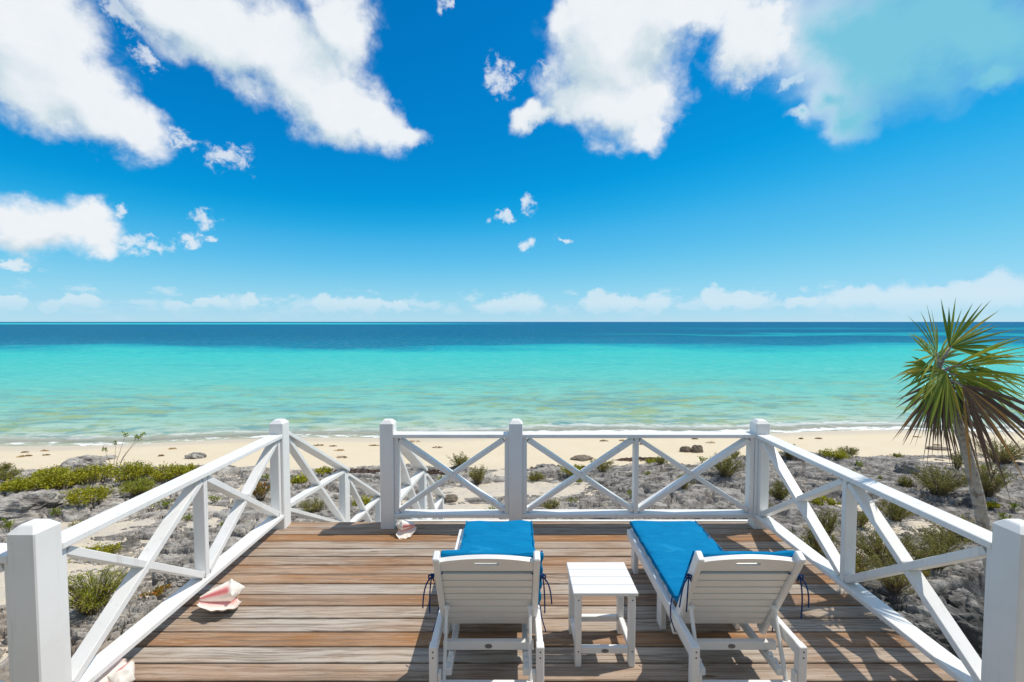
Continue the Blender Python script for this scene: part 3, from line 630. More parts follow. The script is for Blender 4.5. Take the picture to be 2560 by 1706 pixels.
def build_railings():
    yc = (YF0 + YF1) / 2; h = PW / 2
    # seaward railing
    base = np.array((0.6, yc, 0.0)); r = empty('railing', base)
    tag(r, 'white crossed-brace railing along the seaward edge behind the loungers', 'railing', 'white deck railings')
    p1, p2, p3 = -1.286, 0.039, XR + h
    for x in (p1, p2, p3): put('post', POST, r, (x - base[0], 0, 0))
    rail_x(r, base, p1 + h, p2 - h, yc, [], -1)
    rail_x(r, base, p2 + h, p3 - h, yc, [1.285], -1)
    # left railing
    xl = XL - h; base = np.array((xl, 3.4, 0.0)); r = empty('railing', base)
    tag(r, 'white crossed-brace railing on the left deck side beside the big conch', 'railing', 'white deck railings')
    for y in ((YN0 + YN1) / 2, yc): put('post', POST, r, (0, y - base[1], 0))
    rail_y(r, base, YN1, YF0, xl, [3.47], 1)
    # short return running left from the near-left post
    base = np.array((xl - 0.9, (YN0 + YN1) / 2, 0.0)); r = empty('railing', base)
    tag(r, 'white railing stub going off the left picture edge from the nearest post', 'railing', 'white deck railings')
    put('post', POST, r, (-0.85, 0, 0)); rail_x(r, base, xl - 0.9 - 0.85 + h, xl - h, base[1], [], 1)
    put('footing', boxm('footing', -0.92, 0.84, -0.25, 0.25, -0.34, -0.302, M_WOOD), r)
    # right railing
    xr = XR + h; base = np.array((xr, 3.4, 0.0)); r = empty('railing', base)
    tag(r, 'white crossed-brace railing on the right deck side beside the palm', 'railing', 'white deck railings')
    put('post', POST, r, (0, (YN0 + YN1) / 2 - base[1], 0))
    rail_y(r, base, YN1, YF0, xr, [3.41], -1)
    # stair to the beach, with a sloping railing on either side
    st = empty('stairs', (-1.8, 4.8, 0)); tag(st, 'white-railed wooden stairs going down from the deck gap to the beach', 'stairs')
    n = 12; y0, y1 = 4.83, 8.25; drop = 2.02
    V, F = cbox(0.47, 0.135, 0.019, 0.003); tr = mesh_from('tread', V, F, M_WOOD)
    for i in range(n - 1):
        o = put('tread', tr, st, (-0.045, y0 + 0.13 + i * (y1 - y0) / (n - 1) - 4.8, -(i + 1) * drop / n)); o.color = (random.uniform(0.1, 0.6), 0, 0, 1)
    sl = drop / (y1 - y0)
    for sx in (-0.515, 0.425):
        beam('stringer', (sx, 0.03, -0.22), (sx, y1 - 4.8, -0.22 - sl * (y1 - 4.8)), 0.04, 0.22, (1, 0, 0), M_PAINT, st)
    for xc, w in ((XL - h, 'left'), (-1.286, 'right')):
        base = np.array((xc, 4.8, -0.2)); r = empty('stair_railing', base)
        tag(r, 'white sloping stair railing descending from the post of the left deck railing' if w == 'left' else 'white sloping stair railing seen behind the first seaward rail panel', 'stair railing', 'stair railings')
        q = 0.09
        segs = [(4.75, 6.42, 0.945, 0.02), (6.51, 8.09, -0.10, -1.02)]
        for j, (ya, yb, za, zb) in enumerate(segs):
            def zt(s, ya=ya, yb=yb, za=za, zb=zb): return za + (zb - za) * (s - ya) / (yb - ya)
            beam('top_rail', np.array((xc, ya, za + 0.02)) - base, np.array((xc, yb + 0.085, zt(yb + 0.085) + 0.02)) - base, 0.138, 0.038, (1, 0, 0), M_PAINT, r)
            beam('bottom_rail', np.array((xc, ya, za - 0.80)) - base, np.array((xc, yb, zb - 0.80)) - base, 0.132, 0.038, (1, 0, 0), M_PAINT, r)
            x_panel(r, base, ya + 0.045, yb - 0.045, zt, lambda s, zt=zt: zt(s) - 0.78, 'y', xc, 1)
            beam('baluster', np.array((xc, ya + 0.024, zt(ya) - 0.78)) - base, np.array((xc, ya + 0.024, zt(ya + 0.03) - 0.005)) - base, 0.09, 0.044, (1, 0, 0), M_PAINT, r)
            beam('baluster', np.array((xc, yb - 0.024, zt(yb) - 0.78)) - base, np.array((xc, yb - 0.024, zt(yb) - 0.005)) - base, 0.09, 0.044, (1, 0, 0), M_PAINT, r)
            zz = ground(xc, yb + 0.04) - 0.1
            put('post', boxm('post', -q / 2, q / 2, yb + 0.0005 - base[1], yb + 0.09 - base[1], zz - base[2], zb - 0.045 - base[2], M_PAINT), r)
build_railings()

# ------------------------------------------------------------------ unseen wall added behind the viewer, where the house would be, for warm bounce
def build_house():
    h = empty('house', (0.1, -1.9, -2.4)); tag(h, 'unseen cream rendered house wall with eaves, added behind the deck for warm bounce', None, None, 'structure')
    M = mat_plain('cream_render', (0.70, 0.60, 0.46), 0.85, 0.2, 0.06)
    put('wall', boxm('wall', -7.0, 7.0, -0.3, 0.0, 0.0, 5.6, M), h)
    put('eave', boxm('eave', -7.6, 7.6, -0.6, 0.75, 5.6, 5.8, M_PAINT), h)
build_house()

# ------------------------------------------------------------------ loungers
def bp(name, parent, x0, x1, y0, y1, z0, z1, mat=None, e=0.004):
    return put(name, boxm(name, x0, x1, y0, y1, z0, z1, mat or M_POLY, e), parent)
def disc(name, parent, c, rx, rz, mat, dy=-0.003, n=18):
    V = [(c[0] + rx * math.cos(2 * math.pi * k / n), c[1], c[2] + rz * math.sin(2 * math.pi * k / n)) for k in range(n)]
    V += [(x, y + dy, z) for x, y, z in V]
    V += [(c[0] + (x - c[0]) * 0.86, c[1] + dy - 0.001, c[2] + (z - c[2]) * 0.86) for x, y, z in V[:n]]
    F = [[k, (k + 1) % n, n + (k + 1) % n, n + k] for k in range(n)] + [[n + k, n + (k + 1) % n, 2 * n + (k + 1) % n, 2 * n + k] for k in range(n)] + [[2 * n + k for k in range(n)]]
    return put(name, mesh_from(name, V, F, mat), parent)
B0 = np.array((0.35, 0.25)); BD = np.array((-0.33, 0.60)); BLEN = np.linalg.norm(BD); BD = BD / BLEN; BN = np.array((BD[1], -BD[0]))   # back line in (y, z), BN points to the sea side
def bk(s, off=0.0): q = B0 + BD * s + BN * off; return (q[0], q[1])
def make_lounger():
    r = empty('sun_lounger', (0, 0, 0))
    for s in (-1, 1):
        x0, x1 = (s * 0.315, s * 0.279) if s < 0 else (0.279, 0.315)
        bp('side_rail', r, x0, x1, 0.0525, 1.44, 0.270, 0.342)
        lx0, lx1 = (s * 0.318, s * 0.274) if s < 0 else (0.274, 0.318)
        lg = bp('leg', r, lx0, lx1, 0.0, 0.052, 0.0, 0.345)
        for zz in (0.318, 0.285): disc('screw', lg, ((lx0 + lx1) / 2, 0.0, zz), 0.0045, 0.0045, M_DARK, -0.0015, 8)
        ix0, ix1 = (s * 0.278, s * 0.240) if s < 0 else (0.240, 0.278)
        bp('leg', r, ix0, ix1, 0.64, 0.735, 0.0, 0.33); bp('leg', r, ix0, ix1, 1.335, 1.43, 0.0, 0.33)
        jx0, jx1 = (s * 0.2395, s * 0.204) if s < 0 else (0.204, 0.2395)
        rk = bp('rack', r, jx0, jx1, 0.085, 0.72, 0.115, 0.158)
        for k in range(4):
            bp('rack_tooth', rk, jx0 + 0.004, jx1 - 0.004, 0.13 + 0.05 * k, 0.152 + 0.05 * k, 0.157, 0.176, None, 0.003)
        nx0, nx1 = (s * 0.2735, s * 0.256) if s < 0 else (0.256, 0.2735)
        bp('notch_block', r, nx0, nx1, 0.008, 0.048, 0.075, 0.19)
        # back stile
        cx = s * 0.277
        (ya, za), (yb, zb) = bk(-0.085), bk(BLEN + 0.005)
        V, F = beamVF((cx, ya, za), (cx, yb, zb), 0.036, 0.062, (1, 0, 0), 0.006)
        put('back_stile', mesh_from('back_stile', V, F, M_POLY), r)
        # prop
        (ya, za) = bk(0.235, -0.034)
        V, F = beamVF((s * 0.246, ya, za), (s * 0.246, 0.060, 0.075), 0.018, 0.026, (1, 0, 0), 0.004)
        put('prop', mesh_from('prop', V, F, M_POLY), r)
        V, F = tubeVF([(s * 0.230, ya, za), (s * 0.264, ya, za)], 0.012, 10); put('pivot', mesh_from('pivot', V, F, M_POLY), r)
    bp('prop_bar', r, -0.27, 0.27, 0.040, 0.075, 0.078, 0.104)
    bp('stretcher', r, -0.27, 0.27, 0.205, 0.24, 0.1765, 0.228)
    disc('badge', r, (0.0, 0.205, 0.203), 0.022, 0.013, M_BADGE, -0.003)
    for yy in (0.685, 1.385): bp('cross_bar', r, -0.2395, 0.2395, yy - 0.018, yy + 0.018, 0.215, 0.275)
    # seat slats
    k = 0
    y = 0.47
    V, F = cbox(0.278, 0.0425, 0.011, 0.004); sl = mesh_from('slat', V, F, M_POLY)
    while y < 1.42: put('seat_slat', sl, r, (0, y, 0.340)); y += 0.0935
    bp('foot_rail', r, -0.2785, 0.2785, 1.4415, 1.465, 0.262, 0.342)
    # back slats
    V, F = cbox(0.2585, 0.0288, 0.011, 0.003); sl = mesh_from('back_slat', V, F, M_POLY)
    tilt = math.atan2(BD[1], BD[0])
    for i in range(8):
        yy, zz = bk(0.018 + 0.0345 + i * 0.0668 - 0.0345 + 0.016); o = put('back_slat', sl, r, (0, yy, zz), (tilt, 0, 0))
    # arched head slat with a hand slot
    xs = sorted(set(list(np.linspace(-0.2585, 0.2585, 25)) + [-0.068, 0.068]))
    V = []; F = []; s0 = 0.565
    def top(x): return s0 + 0.082 + 0.030 * (1 - (x / 0.2585) ** 2)
    def strip(x0, x1, a0, b0, a1, b1):
        q = []
        for (x, sv) in ((x0, a0), (x1, a1), (x1, b1), (x0, b0)):
            for off in (-0.013, 0.013): yy, zz = bk(sv, off); q.append((x, yy, zz))
        o = len(V); V.extend(q)
        F.append([o + 0, o + 2, o + 4, o + 6]); F.append([o + 7, o + 5, o + 3, o + 1])
        F.append([o + 0, o + 1, o + 3, o + 2]); F.append([o + 4, o + 5, o + 7, o + 6]); F.append([o + 2, o + 3, o + 5, o + 4]); F.append([o + 6, o + 7, o + 1, o + 0])
    for i in range(len(xs) - 1):
        a, b = xs[i], xs[i + 1]; m = (a + b) / 2
        if abs(m) < 0.068:
            strip(a, b, s0, s0 + 0.052, s0, s0 + 0.052); strip(a, b, s0 + 0.074, top(a), s0 + 0.074, top(b))
        else: strip(a, b, s0, top(a), s0, top(b))
    put('head_slat', mesh_from('head_slat', V, F, M_POLY), r)
    return r
def copy_tree(o, parent=None):
    c = o.copy(); col.objects.link(c)
    if parent: c.parent = parent
    for ch in [q for q in bpy.data.objects if q.parent == o]: copy_tree(ch, c)
    return c
lounger = make_lounger()
lounger.location = (-0.14, 2.43, 0.0)
tag(lounger, 'white slatted sun lounger left of the small side table', 'sun lounger', 'sun loungers facing the sea')
l2 = copy_tree(lounger); l2.location = (1.31, 2.43, 0.0)
tag(l2, 'white slatted sun lounger right of the small side table, nearer the palm', 'sun lounger', 'sun loungers facing the sea')

def bow(c, out, seed):
    """tied ribbon: two loops and two tails, c = knot position, out = sideways sign"""
    q = random.Random(seed); mb = MB(); c = np.array(c, float)
    def rib(pts, r=0.0042): mb.add(*tubeVF(pts, [r] * len(pts), 5))
    rib([c + np.array((0.006 * math.cos(a), 0.006 * math.sin(a), 0.004 * math.cos(2 * a))) for a in np.linspace(0, 6.3, 8)], 0.006)
    for sg in (1, -0.6):
        lp = []
        for a in np.linspace(0, 2 * math.pi, 14):
            rr = 0.030 * math.sin(a / 2) * (0.8 + 0.4 * q.random() * 0.3)
            lp.append(c + np.array((out * sg * rr * (1.0 + 0.4 * math.cos(a)), -0.012 - 0.2 * rr, 0.016 * math.sin(a) - 0.5 * rr)))
        rib(lp)
    for sg, L in ((1, 0.15 + 0.06 * q.random()), (0.25, 0.20 + 0.05 * q.random())):
        tp = [c + np.array((out * sg * 0.055 * (1 - math.exp(-3 * u)), -0.015 - 0.01 * math.sin(3 * u), -L * u + 0.02 * math.sin(6 * u) * sg * 0.3)) for u in np.linspace(0, 1, 10)]
        rib(tp)
    # strap round the stile
    rib([c + np.array((-out * 0.062, -0.012, 0.018)), c + np.array((-out * 0.03, -0.02, 0.004)), c])
    return mb
def make_cushion(cx, label, seed, dx):
    r = empty('lounger_cushion', (cx, 2.43, 0)); tag(r, label, 'cushion', 'blue lounger cushions')
    T, W = 0.056, 0.572
    fold = np.array((0.326, 0.382)); foot = np.array((1.478, 0.382)); topp = fold + BD * 0.522
    path = []
    n1, n2 = 60, 34
    for i in range(n1): path.append(foot + (fold - foot) * i / (n1 - 1) * 0.965)
    for i in range(1, n2): path.append(fold + (topp - fold) * (0.03 + 0.97 * i / (n2 - 1)))
    path = np.array(path); n = len(path); tg = np.gradient(path, axis=0); tg /= np.linalg.norm(tg, axis=1)[:, None]
    nr = np.stack([tg[:, 1], -tg[:, 0]], 1)        # towards the sitter
    K = 36; F = []
    I = np.arange(n)[:, None]; A = (2 * math.pi * np.arange(K) / K)[None, :]
    end = np.minimum(1.0, np.minimum(I, n - 1 - I) / 3.0); sc = 0.35 + 0.65 * np.sqrt(np.maximum(0, 1 - (1 - end) ** 2))
    near = np.exp(-((I - n1) / 4.0) ** 2)
    ca, sa = np.cos(A), np.sin(A); ex = np.sign(ca) * np.abs(ca) ** 0.28; ey = np.sign(sa) * np.abs(sa) ** 0.42
    X = ex * W / 2 * (0.985 + 0.015 * sc); O = ey * T / 2 * sc; U = I * 0.16 + 0 * X
    wv = 0.026 * (fbm(X * 7 + seed, U * 0.9, 3, 40 + seed) - 0.5) + 0.016 * (vn(X * 4.5 + U * 0.8, U * 2.3, 9 + seed) - 0.5) - 0.006 * near * np.sin(X * 60) - 0.002 * (1 - np.abs(ex) ** 3)
    O = O + np.where(sa > 0.05, wv, 0.0); sag = 0.006 * np.sin(I * 0.7 + seed) * np.abs(ex) ** 6
    V = np.stack([X + dx + sag * ex, path[:, :1] + nr[:, :1] * O, path[:, 1:] + nr[:, 1:] * O], -1).reshape(-1, 3)
    for i in range(n - 1):
        for k in range(K):
            k2 = (k + 1) % K; F.append([i * K + k, (i + 1) * K + k, (i + 1) * K + k2, i * K + k2])
    F.append([k for k in range(K)]); F.append([(n - 1) * K + k for k in range(K)][::-1])
    put('pad', mesh_from('pad', V, F, M_FAB, True), r)
    # piping along both edges of the top face
    for s in (-1, 1):
        pts = [(s * W / 2 * 0.985 + dx, *(path[i] + nr[i] * T * 0.40)) for i in range(1, n - 1, 2)]
        put('piping', mesh_from('piping', *tubeVF(pts, 0.0045, 5), M_FAB, True), r)
        y, z = bk(0.515, 0.0); bow((s * 0.312, y - 0.01, z), s, seed * 5 + s).build('tie', M_TIE, r)
        y, z = bk(0.10, 0.02)
        mb = MB(); mb.add(*tubeVF([(s * 0.300, y + 0.05, z + 0.06), (s * 0.318, y + 0.03, z + 0.0), (s * 0.324, y + 0.01, z - 0.05), (s * (0.30 + 0.05 * (seed % 2)), y - 0.01, z - 0.13)], 0.004, 5)); mb.build('tie', M_TIE, r)
    return r
make_cushion(-0.14, 'blue canvas cushion on the lounger left of the side table', 1, 0.028)
make_cushion(1.31, 'blue canvas cushion on the lounger right of the side table', 2, 0.004)

# ------------------------------------------------------------------ side table
def build_table():
    r = empty('side_table', (0.576, 2.90, 0)); tag(r, 'small white slatted side table between the two loungers', 'side table')
    V, F = cbox(0.199, 0.0432, 0.011, 0.003); sl = mesh_from('top_slat', V, F, M_POLY)
    for i in range(4): put('top_slat', sl, r, (0, -0.1365 + 0.091 * i, 0.464))
    for sx in (-1, 1):
        for sy, yy in ((-1, -0.147), (1, 0.147)):
            lg = bp('leg', r, sx * 0.166 - 0.019, sx * 0.166 + 0.019, yy - 0.026, yy + 0.026, 0, 0.4525)
            if sy < 0:
                for zz in (0.425, 0.10): disc('screw', lg, (sx * 0.166, yy - 0.026, zz), 0.0045, 0.0045, M_DARK, -0.0015, 8)
        bp('side_apron', r, sx * 0.166 - 0.016, sx * 0.166 + 0.016, -0.1205, 0.1205, 0.40, 0.4525)
        bp('side_stretcher', r, sx * 0.166 - 0.016, sx * 0.166 + 0.016, -0.1205, 0.1205, 0.084, 0.124)
    for yy in (-0.150, 0.150):
        bp('stretcher', r, -0.1465, 0.1465, yy - 0.016, yy + 0.016, 0.080, 0.120)
    disc('badge', r, (0.0, -0.166, 0.1), 0.022, 0.011, M_BADGE, -0.003)
build_table()

# ------------------------------------------------------------------ conch shells
def mat_shell():
    m, t, out = material('conch')
    tv = t.add('ShaderNodeAttribute', attribute_name='pink').outputs['Fac']
    oc = t.add('ShaderNodeTexCoord').outputs['Object']
    n = t.noise(oc, 14.0, 5.0, 0.65)
    c = t.ramp(tv, [(0.0, (0.80, 0.75, 0.68)), (0.25, (0.80, 0.66, 0.60)), (0.6, (0.74, 0.33, 0.31)), (1.0, (0.52, 0.07, 0.09))])
    c = t.mix(t.m('MULTIPLY', t.ss(n, 0.52, 0.70), t.m('MULTIPLY', t.m('SUBTRACT', 1.0, tv, clamp=True), 0.45)), c, (0.62, 0.47, 0.34))
    principled(t, out, c, 0.38, 0.45, bump(t, n, 0.35, 0.006)); return m
M_SHELL = mat_shell()
def shell_meshes(seed, mirror=False):
    """queen conch lying on its back: axis along +x (spire at -x), aperture facing up, lip towards -y"""
    q = np.random.default_rng(seed)
    nt, na = 46, 40
    V, pk, F = [], [], []
    def prof(t):
        if t < 0.30: return 0.066 * (t / 0.30) ** 0.85
        return 0.066 * (1 - (t - 0.30) / 0.70) ** 0.8 * 0.86 + 0.011
    for i in range(nt + 1):
        t = i / nt; x = (t - 0.42) * 0.25; r = max(prof(t), 0.002)
        for k in range(na):
            a = 2 * math.pi * k / na
            g = 1 + 0.30 * math.exp(-((t - 0.29) / 0.045) ** 2) * max(0, math.cos(4.5 * a + 0.6)) ** 3 + 0.35 * math.exp(-((t - 0.14) / 0.03) ** 2) * max(0, math.cos(4 * a)) ** 3
            g *= 1 + 0.006 * math.sin(t * 60)
            y, z = r * g * math.cos(a), r * g * math.sin(a)
            V.append((x, y, z)); ang = math.atan2(z, y)
            pk.append(0.9 * math.exp(-((ang - 2.1) / 0.45) ** 2) * float(sstep(np.array(t), 0.30, 0.42)))
    for i in range(nt):
        for k in range(na): F.append([i * na + k, i * na + (k + 1) % na, (i + 1) * na + (k + 1) % na, (i + 1) * na + k])
    o0 = len(V)
    # flared lip: a thick curved sheet leaving the body and opening upwards
    nl, ns = 36, 16
    for side in (0, 1):
        for i in range(nl + 1):
            u = i / nl; t = 0.20 + 0.80 * u; x = (t - 0.42) * 0.25
            W = (0.155 * math.sin(math.pi * min(1, 0.12 + 0.86 * u)) ** 0.55) * (1 + 0.05 * math.sin(u * 26 + seed) + 0.04 * math.sin(u * 11))
            r0 = prof(t) * 0.93
            for j in range(ns + 1):
                s = j / ns; a0 = -0.45 + 0.25 * s      # start angle on the -y side
                dirv = np.array((-math.cos(a0 + 0.0), math.sin(a0)))
                y = -r0 * math.cos(0.55) - W * s * (1 - 0.12 * s)
                z = -r0 * math.sin(0.55) + 0.085 * W / 0.135 * (s ** 2.1) * 0.9 - 0.012 * math.sin(math.pi * s)
                xx = x - 0.035 * s * (1 - u) * 1.0 + 0.02 * s * u
                th = 0.0045 * (1 if side == 0 else -1) * (1 - 0.3 * s)
                V.append((xx, y - th * 0.4, z + th)); pk.append((max(0.06, 1.0 - 1.25 * s ** 0.5) if side == 0 else 0.05) if True else 0)
    m = (nl + 1) * (ns + 1)
    for side in (0, 1):
        for i in range(nl):
            for j in range(ns):
                a = o0 + side * m + i * (ns + 1) + j
                f = [a, a + 1, a + ns + 2, a + ns + 1]; F.append(f if side else f[::-1])
    for i in range(nl):
        a = o0 + i * (ns + 1) + ns; F.append([a, a + m, a + m + ns + 1, a + ns + 1])
    for j in range(ns):
        for base in (o0, o0 + nl * (ns + 1)): F.append([base + j, base + j + 1, base + m + j + 1, base + m + j])
    if mirror: V = [(v[0], -v[1], v[2]) for v in V]; F = [f[::-1] for f in F]
    me = mesh_from('shell', V, F, M_SHELL, True); attr(me, 'pink', np.clip(pk, 0, 1))
    return me
def shell(loc, rot, sc, label, seed, mirror=False):
    me = shell_meshes(seed, mirror)
    o = put('conch_shell', me, None, (0, 0, 0)); o.rotation_euler = rot; o.scale = (sc, sc, sc)
    co = np.array([v.co for v in me.vertices]); M = np.array(o.rotation_euler.to_matrix()); zmin = (co @ M.T)[:, 2].min() * sc
    o.location = (loc[0], loc[1], -zmin - 0.002 + loc[2]); tag(o, label, 'seashell', 'conch shells on the deck')
shell((-2.16, 3.36, 0), (R(-24), R(0), R(212)), 1.15, 'large pink and white conch lying against the middle of the left railing', 3, True)
shell((-2.27, 2.57, 0), (R(8), R(0), R(112)), 0.9, 'white spiked conch at the bottom left corner of the deck', 5, True)
shell((-1.09, 4.50, 0), (R(58), R(6), R(14)), 0.78, 'small dusky pink conch at the foot of the stair post', 8)

# ------------------------------------------------------------------ palm
def mat_trunk():
    m, t, out = material('palm_bark')
    oc = t.add('ShaderNodeTexCoord').outputs['Object']; x, y, z = t.sep(oc)
    n = t.noise(oc, 9.0, 5.0, 0.65); ring = t.m('SINE', t.m('ADD', t.m('MULTIPLY', z, 95.0), t.m('MULTIPLY', n, 16.0)))
    c = t.mix(n, (0.27, 0.245, 0.215), (0.48, 0.455, 0.42))
    c = t.mix(t.m('MULTIPLY', t.ss(ring, 0.4, 1.0), 0.22), c, (0.18, 0.15, 0.125))
    c = t.mix(t.m('MULTIPLY', t.ss(t.noise(oc, 17.0, 5.0, 0.75), 0.50, 0.62), 0.75), c, (0.11, 0.09, 0.075))
    principled(t, out, c, 0.85, 0.2, bump(t, t.m('ADD', n, t.m('MULTIPLY', ring, 0.25)), 0.8, 0.02)); return m
M_TRUNK = mat_trunk()
M_FROND = mat_leaf('palm_green', (0.08, 0.155, 0.018), (0.38, 0.42, 0.055), (0.48, 0.38, 0.06), 0.3)
M_FRONDB = mat_leaf('palm_dry', (0.055, 0.035, 0.028), (0.20, 0.135, 0.10), (0.33, 0.19, 0.06), 0.08)
def build_palm():
    base = np.array((4.25, 3.73, smooth_ground(4.25, 3.73) - 0.15))
    r = empty('palm_tree', base); tag(r, 'thatch palm with fan leaves and ringed grey trunk right of the deck', 'palm tree')
    ctl = [(4.25, 3.73, base[2]), (4.14, 3.66, -1.21), (3.96, 3.59, -0.47), (3.79, 3.52, 0.217), (3.61, 3.50, 0.888), (3.44, 3.50, 1.413), (3.30, 3.50, 1.772)]
    ctl = np.array(ctl); tt = np.linspace(0, 1, len(ctl)); ts = np.linspace(0, 1, 60)
    pts = np.stack([np.interp(ts, tt, ctl[:, k]) for k in range(3)], 1)
    for _ in range(6): pts[1:-1] = (pts[:-2] + 2 * pts[1:-1] + pts[2:]) / 4
    rad = np.interp(ts, [0, 0.3, 0.6, 0.83, 1], [0.062, 0.050, 0.040, 0.030, 0.023]) * (1 + 0.025 * np.sin(ts * 130) + 0.03 * np.sin(ts * 41))
    put('trunk', mesh_from('trunk', *tubeVF(pts - base, rad, 18), M_TRUNK, True), r)
    top = np.array((3.29, 3.50, 1.79))
    q = np.random.default_rng(11)
    # (hub dx, dz, dy, axis angle in the x-z plane, depth of axis, length, half spread, leaflets, droop, dry, lean)
    fans = [(-0.05, 0.10, -0.04, 150, -0.40, 0.56, 80, 18, 0.10, 0, 0.35), (0.03, 0.15, -0.05, 42, -0.10, 0.48, 56, 20, 0.06, 0, 0.3),
            (0.02, -0.02, -0.06, 2, -0.25, 0.66, 55, 22, 0.25, 0, -0.5), (0.04, -0.05, -0.09, -18, -0.35, 0.52, 34, 16, 0.20, 0, -0.4),
            (-0.03, -0.03, -0.10, 206, -0.22, 0.50, 58, 22, 0.18, 0, 0.3), (-0.03, -0.05, -0.10, 246, -0.30, 0.44, 34, 12, 0.12, 0, 0.2),
            (0.05, -0.12, -0.14, -44, -0.15, 0.80, 36, 20, 0.16, 1, -0.3), (0.02, -0.16, 0.03, -62, 0.0, 0.66, 36, 24, 0.10, 1, 0.2),
            (0.05, -0.10, 0.04, -22, 0.15, 0.80, 34, 24, 0.28, 1, -0.2), (0.02, 0.06, 0.06, 70, 0.6, 0.30, 60, 14, 0.10, 0, 0.1),
            (-0.02, 0.0, 0.06, 195, 0.30, 0.22, 50, 14, 0.16, 0, 0.0), (0.05, 0.03, 0.06, 14, 0.4, 0.55, 45, 18, 0.2, 0, 0.0), (0.05, 0.02, -0.10, 20, -0.5, 0.50, 40, 14, 0.3, 0, -0.7), (-0.02, -0.10, -0.08, 232, -0.1, 0.46, 34, 14, 0.08, 1, 0.2), (0.03, -0.12, -0.04, -88, -0.2, 0.46, 30, 16, 0.05, 1, 0.1),
            (0.04, -0.18, 0.06, -75, 0.4, 0.55, 36, 20, 0.08, 1, 0.0)]
    for (dx, dz, dy, an, dep, L, sp, nl, dr, dry, lean) in fans:
        nl = max(9, int(nl * 0.8)); L *= 0.92
        hub = top + np.array((dx, dy, dz)); a = R(an)
        ax = np.array((math.cos(a), dep, math.sin(a))); ax /= np.linalg.norm(ax)
        nrm = np.array((0.15 * math.sin(a), -1.0, lean)); nrm -= ax * np.dot(nrm, ax); nrm /= np.linalg.norm(nrm); sd = np.cross(ax, nrm)
        mb = MB(); tv = []
        for j in range(nl):
            th = R(sp) * (2 * (j + q.uniform(-0.25, 0.25)) / (nl - 1) - 1)
            d = math.cos(th) * ax + math.sin(th) * sd
            ll = L * (0.72 + 0.28 * math.cos(th)) * q.uniform(0.76, 1.08); w0 = 0.0085 + 0.005 * q.random()
            wd = np.cross(d, nrm); tw = q.uniform(-0.5, 0.5); wd = wd * math.cos(tw) + nrm * math.sin(tw); dn = np.cross(d, wd)
            bend = q.uniform(0.3, 2.2) * dr; k = 6; V = []; F = []; tt0 = q.uniform(0, 0.62)
            if q.random() < 0.06: tt0 = 0.95
            for i in range(k + 1):
                s = i / k; p = hub + d * ll * s + np.array((0, 0, -1)) * bend * ll * s * s * 1.1
                w = w0 * (min(1, s / 0.42) * 0.9 + 0.1) * (1 if s < 0.45 else max(0.06, 1 - ((s - 0.45) / 0.55) ** 1.3))
                V += [p - wd * w, p - dn * w * 0.55, p + wd * w]
                tip = float(sstep(np.array(s), 0.82, 1.0)) * 0.5 * (q.random() < 0.6)
                tv += [min(1, tt0 + tip)] * 3
            for i in range(k):
                o = i * 3; F += [[o, o + 1, o + 4, o + 3], [o + 1, o + 2, o + 5, o + 4]]
            mb.add(np.array(V) - base, F)
        o = mb.build('frond', M_FRONDB if dry else M_FROND, r); attr(o.data, 'tint', tv)
        st = np.array((top[0] + 0.01, top[1], top[2] - 0.06 + 0.3 * dz)); md = (st + hub) / 2 + np.array((0, 0, 0.012))
        put('petiole', mesh_from('petiole', *tubeVF(np.array([st, md, hub + ax * 0.02]) - base, [0.012, 0.009, 0.007], 6), M_TRUNK, True), o)
build_palm()

# ------------------------------------------------------------------ shrubs and weeds
M_STEM = mat_plain('twig', (0.20, 0.145, 0.10), 0.85, 0.15, 0.3)
LEAFM = {'leafy': mat_leaf('leaf_fresh', (0.20, 0.215, 0.012), (0.52, 0.48, 0.03), (0.45, 0.29, 0.04)),
         'spiky': mat_leaf('leaf_olive', (0.13, 0.135, 0.024), (0.36, 0.32, 0.07), (0.40, 0.28, 0.11)),
         'feath': mat_leaf('leaf_lime', (0.15, 0.19, 0.012), (0.44, 0.44, 0.035), (0.46, 0.42, 0.06)),
         'tuft': mat_leaf('leaf_green', (0.12, 0.18, 0.014), (0.34, 0.38, 0.03), (0.44, 0.40, 0.06)),
         'succ': mat_leaf('leaf_autumn', (0.16, 0.19, 0.02), (0.42, 0.28, 0.03), (0.50, 0.13, 0.03)),
         'sprig': mat_leaf('leaf_sprig', (0.10, 0.16, 0.012), (0.30, 0.34, 0.03), (0.34, 0.30, 0.05))}
PAR = {  # stems, leaves per stem, leaf length, leaf width, outward tilt (deg), droop, leaf rise
    'leafy': (44, 34, 0.040, 0.022, 72, 0.15, 0.35), 'spiky': (50, 46, 0.034, 0.0105, 64, 0.08, 0.35), 'feath': (64, 60, 0.032, 0.008, 62, 0.35, 0.6),
    'tuft': (20, 16, 0.040, 0.016, 50, 0.1, 0.6), 'succ': (40, 30, 0.034, 0.014, 58, 0.05, 0.6), 'sprig': (7, 26, 0.060, 0.030, 42, -0.1, 0.5)}
